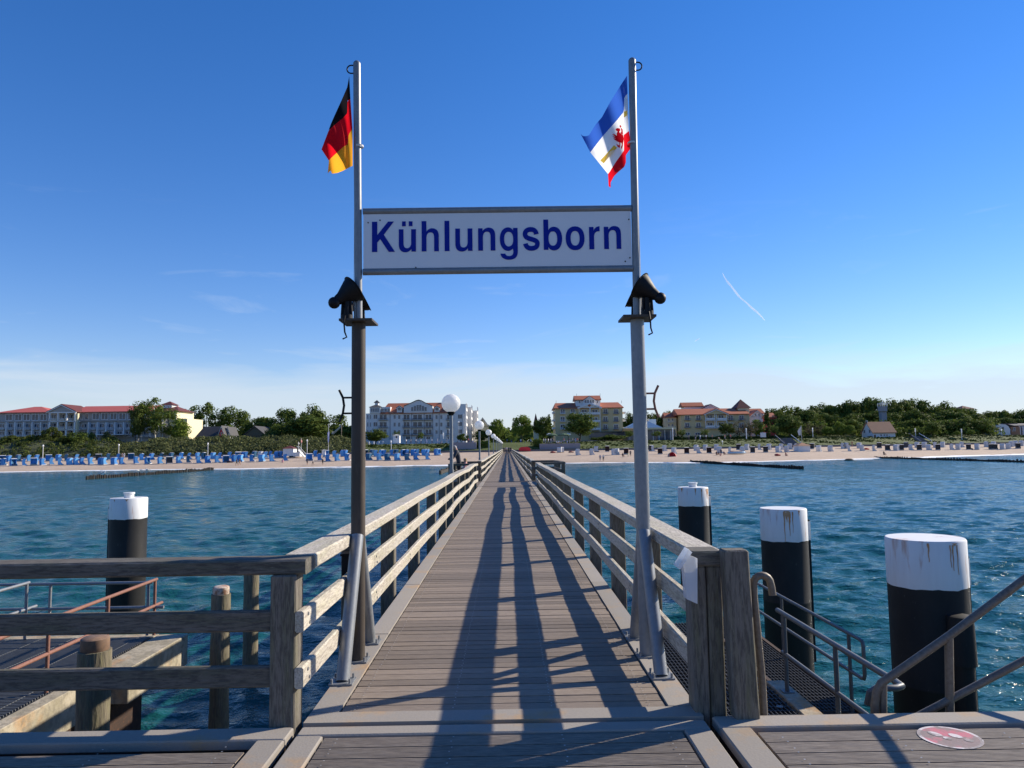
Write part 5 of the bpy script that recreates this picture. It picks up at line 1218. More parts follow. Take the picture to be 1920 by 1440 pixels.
near = z1([-10, 60, 205, 370, 510, 640, 780, 905, 1050, 1145, 1235, 1365, 1500, 1560, 1715, 1830]) + z2([285, 460, 645, 780, 925, 1070, 1225, 1360, 1500, 1630, 1750, 1845]) + z3([15, 260, 410, 560, 765, 1120, 1280, 1400, 1540, 1690]) + z4([175, 330, 455, 600, 750, 880, 1055])
far = z1([40, 140, 280, 440, 560, 730, 880, 1000, 1160, 1340, 1480, 1630, 1780]) + z2([205, 370, 520, 670, 815, 965, 1085, 1210, 1300, 1440, 1545, 1690, 1810, 1895]) + z3([60, 170, 300, 390, 470, 540, 630, 690, 860, 1215, 1370, 1500, 1620, 1660]) + z4([130, 225, 280, 370, 415, 520, 590, 690, 745, 845, 905, 1010, 1045, 1190, 1220])
random.seed(21)
near.sort(); far.sort()
def cls(L, Ya, Yb, row, side):
    n = len(L)
    for i, px in enumerate(L):
        k = random.choices([0, 1, 2], [.45, .38, .17])[0]
        if row == 'back' and i in (len(z1(near)) // 2 + 8, 30): k = 3
        Y = Ya + random.uniform(-1.4, 1.4)
        rz = -math.radians(random.choice([62, 55, 72, 48, 66, 100, 150, 35]) + random.uniform(-10, 10))
        if px > 660: rz = -math.radians(random.choice([60, 50, 70, 45, 115]) + random.uniform(-8, 8))
        place_chair(k, px, Y, rz, '%s beach chair, %s from the pier in the %s row on the left beach' % (defs[k][3], ordn(n - i), row), G1)
cls(near, 205, 0, 'front', -1); cls(far, 222, 0, 'back', -1)
# right beach (px, depth row, kind, turn in degrees)
r5 = lambda v: 1020 + v / 8; r6 = lambda v: 1230 + v / 8; r7 = lambda v: 1450 + v / 8; r8 = lambda v: 1680 + v / 8
RC = [(r5(235), 1, 5, -20), (r5(265), 1, 5, 15), (r5(512), 0, 4, -60), (r5(720), 0, 4, -75), (r5(790), 1, 5, -60), (r5(952), 1, 6, 165), (r5(1045), 0, 3, -80), (r5(1095), 0, 4, -30), (r5(1235), 0, 6, 165), (r5(1610), 1, 7, -150), (r5(1640), 1, 4, -90), (r5(1745), 0, 6, 170), (r5(1815), 1, 4, -60),
      (r6(65), 0, 6, 170), (r6(130), 1, 4, -70), (r6(275), 0, 4, -50), (r6(465), 0, 6, 175), (r6(610), 1, 4, -60), (r6(645), 0, 4, -80), (r6(750), 1, 4, -60), (r6(800), 0, 6, 170), (r6(915), 1, 4, -60), (r6(960), 0, 4, -70), (r6(1118), 0, 4, -100), (r6(1245), 1, 7, 170), (r6(1305), 0, 4, -70), (r6(1375), 1, 4, -60), (r6(1455), 0, 7, 160), (r6(1560), 1, 4, -100), (r6(1650), 0, 7, 165), (r6(1705), 1, 4, -60), (r6(1840), 0, 4, -60), (r6(1890), 1, 4, -70),
      (r7(90), 0, 4, -60), (r7(210), 0, 4, -60), (r7(258), 1, 4, -70), (r7(350), 1, 4, -90), (r7(590), 1, 7, 150), (r7(690), 0, 4, -60), (r7(865), 0, 4, -70), (r7(1050), 1, 4, -100), (r7(1110), 1, 4, -80), (r7(1150), 0, 4, -110), (r7(1300), 1, 4, -60), (r7(1340), 0, 4, -90), (r7(1520), 0, 4, -110), (r7(1600), 1, 7, 160), (r7(1725), 0, 7, 175), (r7(1865), 0, 4, -60),
      (r8(10), 0, 4, -60), (r8(90), 0, 7, 170), (r8(165), 1, 7, -60), (r8(235), 0, 4, -100), (r8(330), 1, 4, -60), (r8(360), 0, 7, 170), (r8(440), 1, 4, -60), (r8(505), 0, 4, -60), (r8(600), 1, 4, -100), (r8(640), 0, 7, 160), (r8(715), 1, 4, -60), (r8(850), 0, 4, -100), (r8(945), 0, 4, -60), (r8(1005), 1, 4, -90), (r8(1100), 0, 7, 150), (r8(1230), 0, 4, -60), (r8(1370), 1, 4, -90), (r8(1440), 0, 7, 170), (r8(1500), 0, 7, 170), (r8(1480), 1, 4, -60), (r8(1610), 0, 4, -60), (r8(1700), 0, 4, -60), (r8(1750), 1, 4, -70), (r8(1810), 1, 4, -60), (r8(1845), 0, 7, 170), (r8(1900), 1, 4, -60)]
RC.sort()
cnt = [0, 0]
for px, row, k, ang in RC:
    cnt[row] += 1; x = P(px, 850, 215).x; s_, w_ = shore(x), wally(x)
    Y = (s_ + (w_ - s_) * (.50 if row == 0 else .80)) + random.uniform(-1, 1); Y = max(Y, 209 if row == 0 else 223)
    place_chair(k, px, Y, math.radians(ang + random.uniform(-8, 8)), '%s beach chair, %s from the pier in the %s row on the right beach' % (defs[k][3], ordn(cnt[row]), 'front' if row == 0 else 'back'), G2)

# ================================================================ GROYNES
X['groyne'] = mat('groyne_wood', (.05, .04, .032), .85, noise=(2, .5, (.025, .022, .02)))
def groyne(x0, y0, x1, y1, n, label, hz=.75, plank=False, dx=.16):
    o = (x0, y0, -2.8); t = thing('groyne', o, label, 'groyne', 'timber groynes'); me = None
    for i in range(n):
        f = i / (n - 1); x = x0 + (x1 - x0) * f + (0 if plank else random.uniform(-.08, .08)); y = y0 + (y1 - y0) * f; zz = max(0, zl(x, y) + 2.8)
        if me is None: m = MB(); m.lathe([(dx, -1.2), (dx, hz - .03), (dx * .85, hz), (.001, hz)], n=8); me = m.mesh('groyne_post', X['groyne'], smooth=False)
        q = link('groyne_post', me, t, (x - x0, y - y0, random.uniform(-.12, .08) + .1 * math.sin(i * .3) + zz * .4)); q.scale = (1, 1, 1)
        if plank and i % 9 == 4: pass
    if plank:
        m = MB(); k = 30
        for i in range(k):
            a, b = i / k, (i + 1) / k - .002; za, zb_ = hz * .82 + .08 * math.sin(i * 1.3), hz * .82 + .08 * math.sin((i + 1) * 1.3)
            xa, xb, ya, yb = x0 + (x1 - x0) * a, x0 + (x1 - x0) * b, y0 + (y1 - y0) * a, y0 + (y1 - y0) * b
            m.hexa([(xa + .1, ya, -3.6), (xa + .22, ya, -3.6), (xb + .22, yb, -3.6), (xb + .1, yb, -3.6), (xa + .1, ya, -2.8 + za), (xa + .22, ya, -2.8 + za), (xb + .22, yb, -2.8 + zb_), (xb + .1, yb, -2.8 + zb_)])
        m.build('plank_wall', X['groyne'], t, o)
    return t
q0, q1 = G(162, 899, -2.8), G(380, 883, -2.8)
groyne(q0.x, q0.y, q1.x, min(q1.y + 6, 190), 92, 'long row of single dark posts running out from the left beach', .6)
q0, q1 = G(825, 889, -2.8), G(862, 877, -2.8)
groyne(q0.x, q0.y, q1.x - 1, q1.y, 60, 'short dark groyne just left of the pier behind the bench bay', .6, True)
q0, q1 = G(1505, 880, -2.8), G(1283, 866, -2.8)
groyne(q0.x, q0.y, q1.x, min(q1.y + 3, 183), 60, 'dark plank groyne slanting from the right beach behind the gantry pole', .55, True, .17)
q0, q1 = G(1960, 868.5, -2.8), G(1640, 859, -2.8)
groyne(q0.x, q0.y, q1.x, q1.y, 60, 'longest dark groyne reaching the right edge of the photo', .5, True, .17)
# gulls on the left groyne
m = MB(); m.sphere((0, 0, .12), .1, 8, 6, (1.8, .8, .9)); m.sphere((.17, 0, .22), .055, 8, 6); m.tube([(.2, 0, .22), (.28, 0, .2)], [.02, .005], 5); m.tube([(-.15, 0, .14), (-.32, 0, .17)], [.06, .01], 5)
gm = m.mesh('gull', X['cwhite'], smooth=True)
for i, (px, lab) in enumerate(((194, 'white gull sitting on the seaward end of the left groyne'), (259, 'white gull on the left groyne, left one of the close pair'), (275, 'white gull on the left groyne, right one of the close pair'), (277.5, 'white gull hidden closely behind its pair on the left groyne'))):
    f = (px - 162) / 218; y0_, y1_ = G(162, 899, -2.8).y, G(380, 883, -2.8).y; px_ = px; p = P(px_, 890, 1 / ((1 - f) / y0_ + f / y1_)); 
    g = link('gull', gm); g.location = (p.x, p.y, -1.98); g.rotation_euler.z = i * 1.3; g.scale = (1.7,) * 3; tag(g, lab, 'gull', 'gulls on the groyne')

# ================================================================ PEOPLE
def person_mesh(pose, name='person', seed=0):
    """one continuous skinned body; joints (x, y, z, radius), facing +y"""
    lean = 0
    if pose == 'sit':
        J = dict(pel=(0, 0, .16, .13), sp=(0, -.03, .38, .13), ch=(0, -.02, .56, .15), nk=(0, 0, .72, .06), hd=(0, .02, .84, .10), ht=(0, .01, .92, .085),
                 sl=(-.19, 0, .64, .06), el=(-.25, .1, .42, .045), hl=(-.18, .26, .34, .04), sr=(.19, 0, .64, .06), er=(.25, .1, .42, .045), hr=(.18, .26, .34, .04),
                 ll=(-.1, .05, .15, .10), kl=(-.14, .38, .36, .07), al=(-.13, .56, .06, .045), fl=(-.13, .68, .04, .04), lr=(.1, .05, .15, .10), kr=(.14, .40, .33, .07), ar=(.13, .6, .06, .045), fr=(.13, .72, .04, .04))
    else:
        s = {'stand': .02, 'walk': .24, 'lean': .04}[pose]; fw = .12 if pose == 'lean' else 0.02
        J = dict(pel=(0, 0, .93, .135), sp=(0, fw * .3, 1.10, .13), ch=(0, fw * .8, 1.30, .15), nk=(0, fw * 1.2, 1.50, .06), hd=(0, fw * 1.6 + .02, 1.61, .098), ht=(0, fw * 1.6 + .01, 1.69, .085),
                 sl=(-.20, fw, 1.42, .065), el=(-.27, fw - s * .5, 1.14, .045), hl=(-.24, fw + .06 + s * .1, .90, .04), sr=(.20, fw, 1.42, .065), er=(.27, fw + s * .6, 1.14, .045), hr=(.24, fw + s + .05, .93, .04),
                 ll=(-.10, 0, .84, .10), kl=(-.11, s * .8 + .02, .48, .07), al=(-.11, s, .08, .05), fl=(-.12, s + .15, .04, .042), lr=(.10, 0, .84, .10), kr=(.11, -s * .2 + .02, .48, .07), ar=(.11, -s * 1.1, .1, .05), fr=(.12, -s * 1.1 + .13, .04, .042))
        if pose == 'lean':
            J['el'] = (-.28, .26, 1.16, .045); J['hl'] = (-.20, .48, 1.08, .04); J['er'] = (.28, .26, 1.16, .045); J['hr'] = (.20, .48, 1.08, .04)
    keys = list(J); E = [('pel', 'sp'), ('sp', 'ch'), ('ch', 'nk'), ('nk', 'hd'), ('hd', 'ht'), ('ch', 'sl'), ('sl', 'el'), ('el', 'hl'), ('ch', 'sr'), ('sr', 'er'), ('er', 'hr'), ('pel', 'll'), ('ll', 'kl'), ('kl', 'al'), ('al', 'fl'), ('pel', 'lr'), ('lr', 'kr'), ('kr', 'ar'), ('ar', 'fr')]
    me = bpy.data.meshes.new(name); me.from_pydata([J[k][:3] for k in keys], [(keys.index(a), keys.index(b)) for a, b in E], [])
    ob = bpy.data.objects.new(name, me); col.objects.link(ob); ob.modifiers.new('s', 'SKIN')
    for i, k in enumerate(keys):
        v = me.skin_vertices[0].data[i]; r = J[k][3]; v.radius = (r * (1.2 if k in ('ch', 'pel', 'sp') else 1), r * (.8 if k in ('ch', 'sp') else 1)); v.use_root = (k == 'pel')
    sb = ob.modifiers.new('u', 'SUBSURF'); sb.levels = 1; sb.render_levels = 1
    dg = bpy.context.evaluated_depsgraph_get(); out = bpy.data.meshes.new_from_object(ob.evaluated_get(dg)); bpy.data.objects.remove(ob)
    out.name = name; return out, J
PM = {k: person_mesh(k) for k in ('stand', 'walk', 'sit', 'lean')}
CM = {}
def cmat(c):
    c = tuple(c)
    if c not in CM: CM[c] = mat('cloth', c, .8)
    return CM[c]
SKIN = (.45, .25, .17); HAIRS = [(.03, .02, .015), (.12, .07, .03), (.35, .24, .12), (.4, .38, .36)]
def person(pose, x, y, z, rz, top, bottom, label, hair=0, sc_=1.0, short=True, group=None):
    src, J = PM[pose]; me = src.copy(); me.materials.clear()
    for c in (SKIN, top, bottom, HAIRS[hair]): me.materials.append(cmat(c))
    zc, zn = J['pel'][2], J['nk'][2]; idx = []; hd = J['hd']
    for p in me.polygons:
        c = p.center; i = 1
        if c.z > zn + .0: i = 0
        elif abs(c.x) > .235 and c.z < J['ch'][2] - .12 and pose != 'sit': i = 0
        elif pose == 'sit': i = 1 if (c.y < .14 and c.z > .22) else (2 if c.y < .36 and abs(c.x) < .22 and c.z < .34 or c.z < .22 and c.y < .3 else 0)
        elif c.z < zc + .06: i = 2 if c.z > (.42 if short else .1) else 0
        if c.z > hd[2] + .035 or (c.z > hd[2] - .05 and c.y < hd[1] - .02): i = 3
        idx.append(i)
    me.polygons.foreach_set('material_index', idx); me.polygons.foreach_set('use_smooth', [True] * len(idx))
    o = link('person', me); o.location = (x, y, z); o.rotation_euler.z = rz; o.scale = (sc_,) * 3
    return tag(o, label, 'person', group)
# man and woman in the left bay
mo = person('lean', -2.17, 34.1, -.0, math.radians(100), (.035, .04, .05), (.02, .02, .028), 'grey-haired man in a dark jacket standing in the left bay beside the first lamp', 3, 1.07, False)
fo_ = person('sit', -1.86, 33.7, .30, math.radians(95), (.55, .28, .28), (.3, .12, .14), 'blond woman in pink sitting in the left bay beside the man', 2, 1.0, False)
t = thing('bench', (-1.95, 34.2, 0), 'low timber bench in the left bay of the pier', 'bench')
m = MB(); m.box(-2.2, -1.45, 33.25, 35.2, .38, .43); m.build('seat', X['post'], t, (-1.95, 34.2, 0))
for yy in (33.4, 35.0): m = MB(); m.box(-2.1, -1.55, yy - .05, yy + .05, 0, .38); m.build('leg', X['post'], t, (-1.95, 34.2, 0))
fo_.location.z = .30
# walkers at the far end of the pier
for i, (x, y, a, tc_, bc, lab) in enumerate(((-.85, 196, 180, (.03, .03, .06), (.02, .02, .03), 'person in dark clothes walking on the far pier, left one of the group'), (-.25, 200, 0, (.5, .35, .33), (.05, .05, .08), 'person in a pale pink top walking on the far pier'),
        (.45, 188, 180, (.04, .05, .09), (.02, .02, .02), 'person in a navy jacket walking on the far pier, right of centre'), (.95, 192, 180, (.02, .02, .02), (.1, .1, .14), 'person in black walking close to the right railing of the far pier'), (-.1, 215, 0, (.5, .5, .52), (.05, .06, .1), 'person in white farther back on the pier than the group'))):
    person('walk', x, y, 0, math.radians(a), tc_, bc, lab, i % 3, 1.02, False, 'people on the far pier')
def bperson(px, Y, pose, rz, top, bot, lab, hair=0, s_=1.0, grp=None, z=None, short=True):
    x = P(px, 865, Y).x; person(pose, x, Y, (zl(x, Y) - .02) if z is None else z, math.radians(rz), top, bot, lab, hair, s_, short, grp)
GB = 'people on the beach'
bperson(444, 193.5, 'walk', 60, (.02, .02, .025), (.02, .02, .02), 'person in black walking at the waterline, left of a pair on the left beach', 0, 1, GB)
bperson(449.5, 194, 'walk', 60, (.03, .03, .03), SKIN, 'person in dark swimwear walking at the waterline, right of a pair on the left beach', 1, 1, GB)
bperson(530, 198, 'sit', 20, (.7, .35, .38), (.6, .5, .5), 'person in pink sitting on the sand below the white kiosk', 1, 1.1, GB)
bperson(576, 193, 'walk', 0, (.06, .05, .05), (.03, .03, .04), 'person in dark clothes wading, leftmost of the trio below the left lamp pole', 0, 1, GB)
bperson(587, 191.5, 'walk', 80, (.35, .33, .33), (.03, .03, .04), 'person in a grey top walking, middle of the trio at the waterline', 0, 1, GB)
bperson(605, 193, 'stand', 0, (.02, .02, .025), (.02, .02, .02), 'person all in black, rightmost of the trio at the waterline', 0, .95, GB)
bperson(1125.5, 195, 'stand', 170, (.18, .22, .35), (.12, .14, .2), 'person in blue standing at the waterline below the yellow hotel', 1, 1, GB)
bperson(1131.5, 194, 'walk', 170, (.6, .58, .55), (.05, .05, .06), 'person in a white top beside the one in blue at the waterline', 1, 1.08, GB)
bperson(1168, 203, 'sit', 200, (.03, .03, .04), (.02, .02, .02), 'person in black sitting near the left side of the right gantry pole', 0, 1.2, GB)
bperson(1178, 202, 'stand', 100, (.2, .4, .15), (.25, .4, .2), 'child in light green left of the right gantry pole', 2, .75, GB)
bperson(1182.5, 204, 'stand', 180, (.04, .04, .06), (.03, .03, .04), 'person in dark clothes standing next to the child in green', 0, 1.0, GB)
bperson(1344, 200, 'sit', 180, (.1, .03, .04), (.05, .02, .02), 'person in dark red sitting, leftmost of the beach group by the groyne', 0, 1.1, GB)
bperson(1348.5, 200.5, 'sit', 120, (.05, .03, .05), (.05, .02, .02), 'second sitting person of the beach group by the groyne', 0, 1.0, GB)
bperson(1352.5, 199, 'stand', 180, (.04, .03, .05), (.03, .02, .03), 'person standing in the middle of the beach group by the groyne', 0, 1.0, GB)
bperson(1358, 200, 'sit', 200, (.06, .02, .06), (.03, .03, .05), 'rightmost sitting person of the beach group by the groyne', 0, 1.1, GB)
bperson(1351, 195.5, 'sit', 180, (.55, .2, .22), (.4, .2, .2), 'small child in pink in front of the beach group', 1, .8, GB)
bperson(1474, 196, 'sit', 200, (.4, .12, .1), (.2, .08, .08), 'person in red sitting on the sand below the right kiosk', 1, 1.1, GB)
bperson(1658, 205, 'sit', 200, (.02, .02, .02), (.02, .02, .02), 'person in black sitting in front of the grey chair below the cottage', 0, 1.2, GB)
bperson(1599.5, 236, 'stand', 180, (.35, .16, .12), (.3, .2, .15), 'person in a reddish shirt by the sea wall below the bare trees', 1, 1.0, GB, .2)
bperson(449.8, 219, 'stand', 180, (.25, .2, .18), (.1, .08, .08), 'person between the blue chairs above the walking pair', 1, 1, GB)
bperson(229, 232, 'stand', 0, (.6, .4, .35), (.4, .25, .2), 'person by the sea wall right of the lamp post, left of two', 1, 1, GB)
bperson(232.5, 232, 'stand', 0, (.75, .75, .72), (.7, .7, .7), 'person in white by the sea wall, right of two', 2, 1, GB)
# promenade visitors and café guests
random.seed(31); cols = [(.7, .7, .7), (.05, .05, .08), (.5, .1, .1), (.15, .2, .4), (.6, .5, .4), (.75, .75, .78), (.3, .3, .32)]
cn = ['white', 'black', 'red', 'blue', 'beige', 'pale grey', 'grey']
places = [('terrace before the white hotel', 757, 892, 251, 14), ('terrace right of the pier', 1016, 1087, 242, 14), ('promenade by the hedge', 1288, 1376, 256, 8), ('slope at the pier end', 928, 1000, 258, 8)]
for (nm, a, b_, Y, n) in places:
    for i in range(n):
        ci = random.randrange(7); px = a + (b_ - a) * (i + .5) / n + random.uniform(-1.5, 1.5)
        bperson(px, Y + random.uniform(-1.0, 1.5), random.choice(['stand', 'walk', 'sit']), random.uniform(0, 360), cols[ci], cols[random.choice([1, 3, 6])], 'guest in %s on the %s, %s from the left' % (cn[ci], nm, ordn(i + 1)), random.randrange(3), 1.0, 'guests on the promenade', 2.62 if Y == 242 else (ZP + .02 if Y < 257 or px > 1100 else 2.7), False)

# ================================================================ BEACH AND PROMENADE FURNITURE
def lamp_post(px, ytop, ybot, Y, label, base=None, head='ball', w=.1):
    x = P(px, ytop, Y).x; zt = P(px, ytop, Y).z; zb_ = P(px, ybot, Y).z if base is None else base
    t = thing('street_lamp', (x, Y, zb_), label, 'street lamp', 'white lamp posts along the shore'); h = zt - zb_
    m = MB(); m.tube([(0, 0, -.3), (0, 0, h)], w, 8); m.build('lamp_pole', X['white'], t, smooth='auto')
    m = MB()
    if head == 'ball': m.sphere((0, 0, h), .27, 10, 8)
    elif head == 'box': m.lathe([(.12, h - .3), (.24, h - .1), (.24, h + .1), (.08, h + .35)], n=8)
    else: m.tube([(0, 0, h - 1.2), (0, 0, h + .2)], .2, 8)
    m.build('lamp_head', X['globe'], t, smooth='auto')
for (px, a, c, Y, lab, hd, w) in [(81, 836, 859, 233, 'short white lamp post before the scrub, leftmost of the beach lamps', 'box', .1), (223, 834.5, 855, 233, 'white beach lamp post below the birch trunks', 'box', .1), (390, 832, 851, 233, 'white beach lamp post below the A-frame houses', 'box', .1),
        (576, 826, 851, 228, 'white beach lamp post right of the kiosk stairs', 'box', .1), (733.5, 828, 847, 236, 'white beach lamp post on the bank left of the white hut', 'box', .1), (1354.5, 828, 841, 240, 'thin pale post on the bank below the right yellow hotel', 'box', .07),
        (1261, 803, 826, 258, 'tall white lamp post before the restaurant', 'tube', .16), (1399, 804, 825, 258, 'tall white lamp post before the light green tree', 'tube', .16), (1523.5, 803, 818, 262, 'white lamp post with a sign board right of the white flag', 'tube', .1), (1716, 804, 819, 264, 'white lamp post before the dark wood right of the cottage', 'tube', .12), (1802.5, 805, 823, 262, 'white lamp post with a cross arm right of the narrow stairs', 'tube', .12),
        (842.5, 805, 824, 262, 'white lamp post before the right part of the white hotel', 'tube', .13), (831, 812, 821, 262, 'short white lamp before the white hotel downpipe', 'tube', .11), (860, 791, 816, 262, 'thin tall lamp post before the white hotel corner, left of the globe lamp', 'ball', .06), (1878, 806, 817, 268, 'thin white pole in front of the mansard house', 'box', .05), (899, 826, 845, 242, 'short pale lamp post left of the second globe lamp pole', 'ball', .08)]:
    lamp_post(px, a, c, Y, lab, None if c < 830 else zl(P(px, c, Y).x, Y) if Y < 236 else None, hd, w)
for px, lab in ((1030, 'left cluster lamp with white globes on the right terrace'), (1065.5, 'right cluster lamp with white globes on the right terrace')):
    Y = 254; x = P(px, 815, Y).x; z0 = ZP; h = P(px, 815, Y).z - z0; t = thing('cluster_lamp', (x, Y, z0), lab, 'street lamp', 'cluster lamps on the terrace')
    m = MB(); m.tube([(0, 0, 0), (0, 0, h + .3)], .09, 8)
    for a in (-.62, -.25, .25, .62): m.tube([(0, 0, h - .4), (a, 0, h - .25), (a, 0, h)], .04, 6)
    m.build('lamp_pole', X['black'], t)
    for a, dz in ((-.62, .1), (-.25, .3), (.25, .3), (.62, .1)): m = MB(); m.sphere((a, 0, h + dz), .24, 10, 8); m.build('lamp_globe', X['globe'], t, smooth='auto')
# terraces beside the pier end
def wallthing(px0, px1, y0, Y, ma, label, depth=.4, name='terrace_wall'):
    xa, xb = P(px0, y0, Y).x, P(px1, y0, Y).x; zt = P((px0 + px1) / 2, y0, Y).z; zb_ = .1; m = MB(); m.box(xa, xb, Y, Y + depth, zb_, zt)
    tag(m.build(name, X[ma], off=((xa + xb) / 2, Y, zb_)), label, 'wall')
X['terr'] = mat('terrace_plaster', (.30, .27, .29), .85, noise=(.5, .5, (.24, .22, .23)))
wallthing(1012, 1088, 831.5, 238.2, 'terr', 'grey-mauve terrace wall right of the pier end', 12.5); wallthing(846, 893, 829.5, 240, 'terr', 'grey-mauve terrace wall left of the pier end', 10.5)
wallthing(1088, 1120, 826, 251, 'wallgrey', 'low wall behind the grass at the foot of the yellow hotel')
for i, (px, Y) in enumerate(((1022, 240.5), (1034, 241), (1046, 240.5), (1058, 241), (1070, 240.5), (1081, 241), (768, 253), (782, 253), (798, 253), (821, 253), (848, 252), (872, 252), (888, 252))):
    z0 = ZP + .02 if Y > 245 else 2.62; x = P(px, 826, Y).x; t = thing('cafe_table', (x, Y, z0), 'white covered café table on the %s, %s from the left' % (('right terrace', ordn(i + 1)) if i < 6 else ('left terrace', ordn(i - 5))), 'table', 'café tables on the terraces')
    m = MB(); m.box(-.6, .6, -.4, .4, .70, .76); m.build('table_top', X['cwhite'], t); m = MB(); m.tube([(0, 0, 0), (0, 0, .70)], .05, 6); m.build('leg', X['cgrey'], t)
for px, lab in ((1035, 'green café parasol left on the right terrace'), (1057, 'green café parasol right on the right terrace')):
    Y = 252; x = P(px, 820, Y).x; t = thing('parasol', (x, Y, ZP), lab, 'parasol', 'green parasols'); m = MB(); m.lathe([(2.0, 2.3), (1.0, 2.75), (.02, 3.0)], n=8); m.lathe([(2.0, 2.3), (2.0, 2.1)], n=8); m.build('canopy', X['leafm'] if 0 else mat('green_canvas', (.05, .10, .05), .8), t); m = MB(); m.tube([(0, 0, 0), (0, 0, 3)], .04, 6); m.build('pole', X['white'], t)
# white kiosk with stairs, left beach
def hut(name, px0, px1, ye, yb, Y, apex, wallm, roofm, label, depth=3, cat='kiosk'):
    xa, xb = P(px0, yb, Y).x, P(px1, yb, Y).x; xm = (xa + xb) / 2; zb_ = P((px0 + px1) / 2, yb, Y).z; ze = P((px0 + px1) / 2, ye, Y).z; za = P((px0 + px1) / 2, apex, Y + depth / 2).z; o = (xm, Y, zb_)
    t = thing(name, o, label, cat); m = MB(); m.box(xa, xb, Y, Y + depth, zb_ - .3, ze); m.build('wall', X[wallm], t, o)
    m = MB(); c = [(xa - .3, Y - .3, ze), (xb + .3, Y - .3, ze), (xb + .3, Y + depth + .3, ze), (xa - .3, Y + depth + .3, ze)]
    for i in range(4): m.face([c[i], c[(i + 1) % 4], (xm, Y + depth / 2, za)])
    m.face(c[::-1]); m.build('roof', X[roofm], t, o); return t, o
t, o = hut('kiosk', 530.5, 550, 841, 853, 219, 835.5, 'white', 'tiled', 'white beach kiosk with a dark brown pointed roof on the left beach', 3.5)
m = MB(); m.box(P(550, 850, 219).x, P(562, 850, 219).x, 219, 222, P(555, 856, 219).z, P(555, 848, 219).z); m.build('deck', X['white'], t, o)
m = MB()
for i in range(7):
    f = i / 7; xx = P(560 + 12 * f, 850, 218).x; zz = P(566, 843 + 14 * f, 218).z; m.box(xx, xx + .3, 216.5, 218.5, zz - .25, zz)
for yy in (216.5, 218.6):
    m.tube([(P(559, 842, 218).x, yy, P(559, 842, 218).z + .9), (P(573, 858, 218).x, yy, P(573, 858, 218).z + 1.0)], .06, 6)
m.build('stairs', X['white'], t, o)
hut('kiosk', 1498, 1519.5, 835.5, 849, 214, 829.5, 'white', 'tileo', 'white beach kiosk with an orange-brown pointed roof on the right beach', 4)
t, o = hut('beach_hut', 737, 749, 816, 829, 254, 814.5, 'white', 'cwhite', 'small white wagon-like hut with a round emblem on the promenade', 2.5, 'hut')
m = MB(); q = P(743.5, 819.5, 254); m.lathe([(.001, 0), (.32, 0), (.32, .05)], n=12, mat=Matrix.Rotation(PI / 2, 3, 'X')); m.v = [(x + q.x, y + 253.97, z + q.z) for x, y, z in m.v]; m.build('round_emblem', X['black'], t, o)
hut('toilet_cabin', 603.5, 610, 844, 852, 222, 843, 'white', 'cwhite', 'tiny white cabin right of the kiosk on the left beach', 1.2, 'cabin')
def flagpole(px, yt, yb, Y, fl_, ma, label, flen=None):
    x = P(px, yt, Y).x; zt = P(px, yt, Y).z; zb_ = P(px, yb, Y).z; t = thing('flagpole', (x, Y, zb_), label, 'flagpole'); h = zt - zb_
    m = MB(); m.tube([(0, 0, -.3), (0, 0, h)], .06, 6); m.build('pole', X['cwhite'], t)
    m = MB(); pts = [tuple(P(a, c, Y)) for a, c in fl_]
    m.face([(p[0] - x, p[1] - Y + .25 * math.sin(i * 1.9), p[2] - zb_) for i, p in enumerate(pts)]); m.face([(p[0] - x, p[1] - Y + .25 * math.sin(i * 1.9) + .03, p[2] - zb_) for i, p in enumerate(pts)][::-1]); m.build('flag', ma, t)
flagpole(1502, 798, 840, 244, [(1502, 799), (1502, 816), (1497, 816.5), (1495, 808)], X['cwhite'], 'pole with a hanging white flag at the wide right stairs')
flagpole(616, 796, 850, 228, [(614, 811), (617.5, 809), (617, 828), (615, 830)], mat('pale_violet_cloth', (.5, .5, .72), .8), 'tall pole with a narrow pale violet banner left of the gantry pole')
flagpole(565, 822, 849, 226, [(564, 822), (566.5, 827), (566, 831), (564, 830)], mat('pale_red_cloth', (.6, .25, .2), .8), 'slim pole with a small faded red flag beside the left kiosk')
flagpole(559.5, 828, 846, 226, [(559.5, 829), (561, 831), (561, 834), (559.5, 833)], X['cwhite'], 'short pale pole with a white lantern shape beside the left kiosk')
# stairs in the bank
def bank_stairs(pxa, pxb, pxc, label):   # top centre px, bottom centre px
    x0 = P(pxa, 822, 250).x; x1 = P(pxb, 843, 238).x; w = wally(x0); t = thing('bank_stairs', (x1, w, .4), label, 'stairs'); o = (x1, w, .4)
    m = MB(); n = 16; hw = pxc
    for i in range(n):
        f = i / n; z = .45 + (ZP - .35) * f; xx = x1 + (x0 - x1) * f; y = w + .8 + 13 * f; m.box(xx - hw, xx + hw, y, y + 13 / n + .1, z - .5, z + .28)
    m.build('steps', X['wallgrey'], t, o)
    for s in (-1, 1): m = MB(); m.tube([(x1 + s * (hw + .15), w + .5, 1.5), (x0 + s * (hw + .15), w + 14, ZP + 1.2)], .14, 6); m.build('side_rail', X['terr'] if s < 0 else X['cwhite'], t, o)
bank_stairs(1476, 1492, 2.6, 'wide grey beach stairs with pale side rails beside the white flag'); bank_stairs(1762, 1785, 1.7, 'narrow grey beach stairs cut diagonally through the right bank')
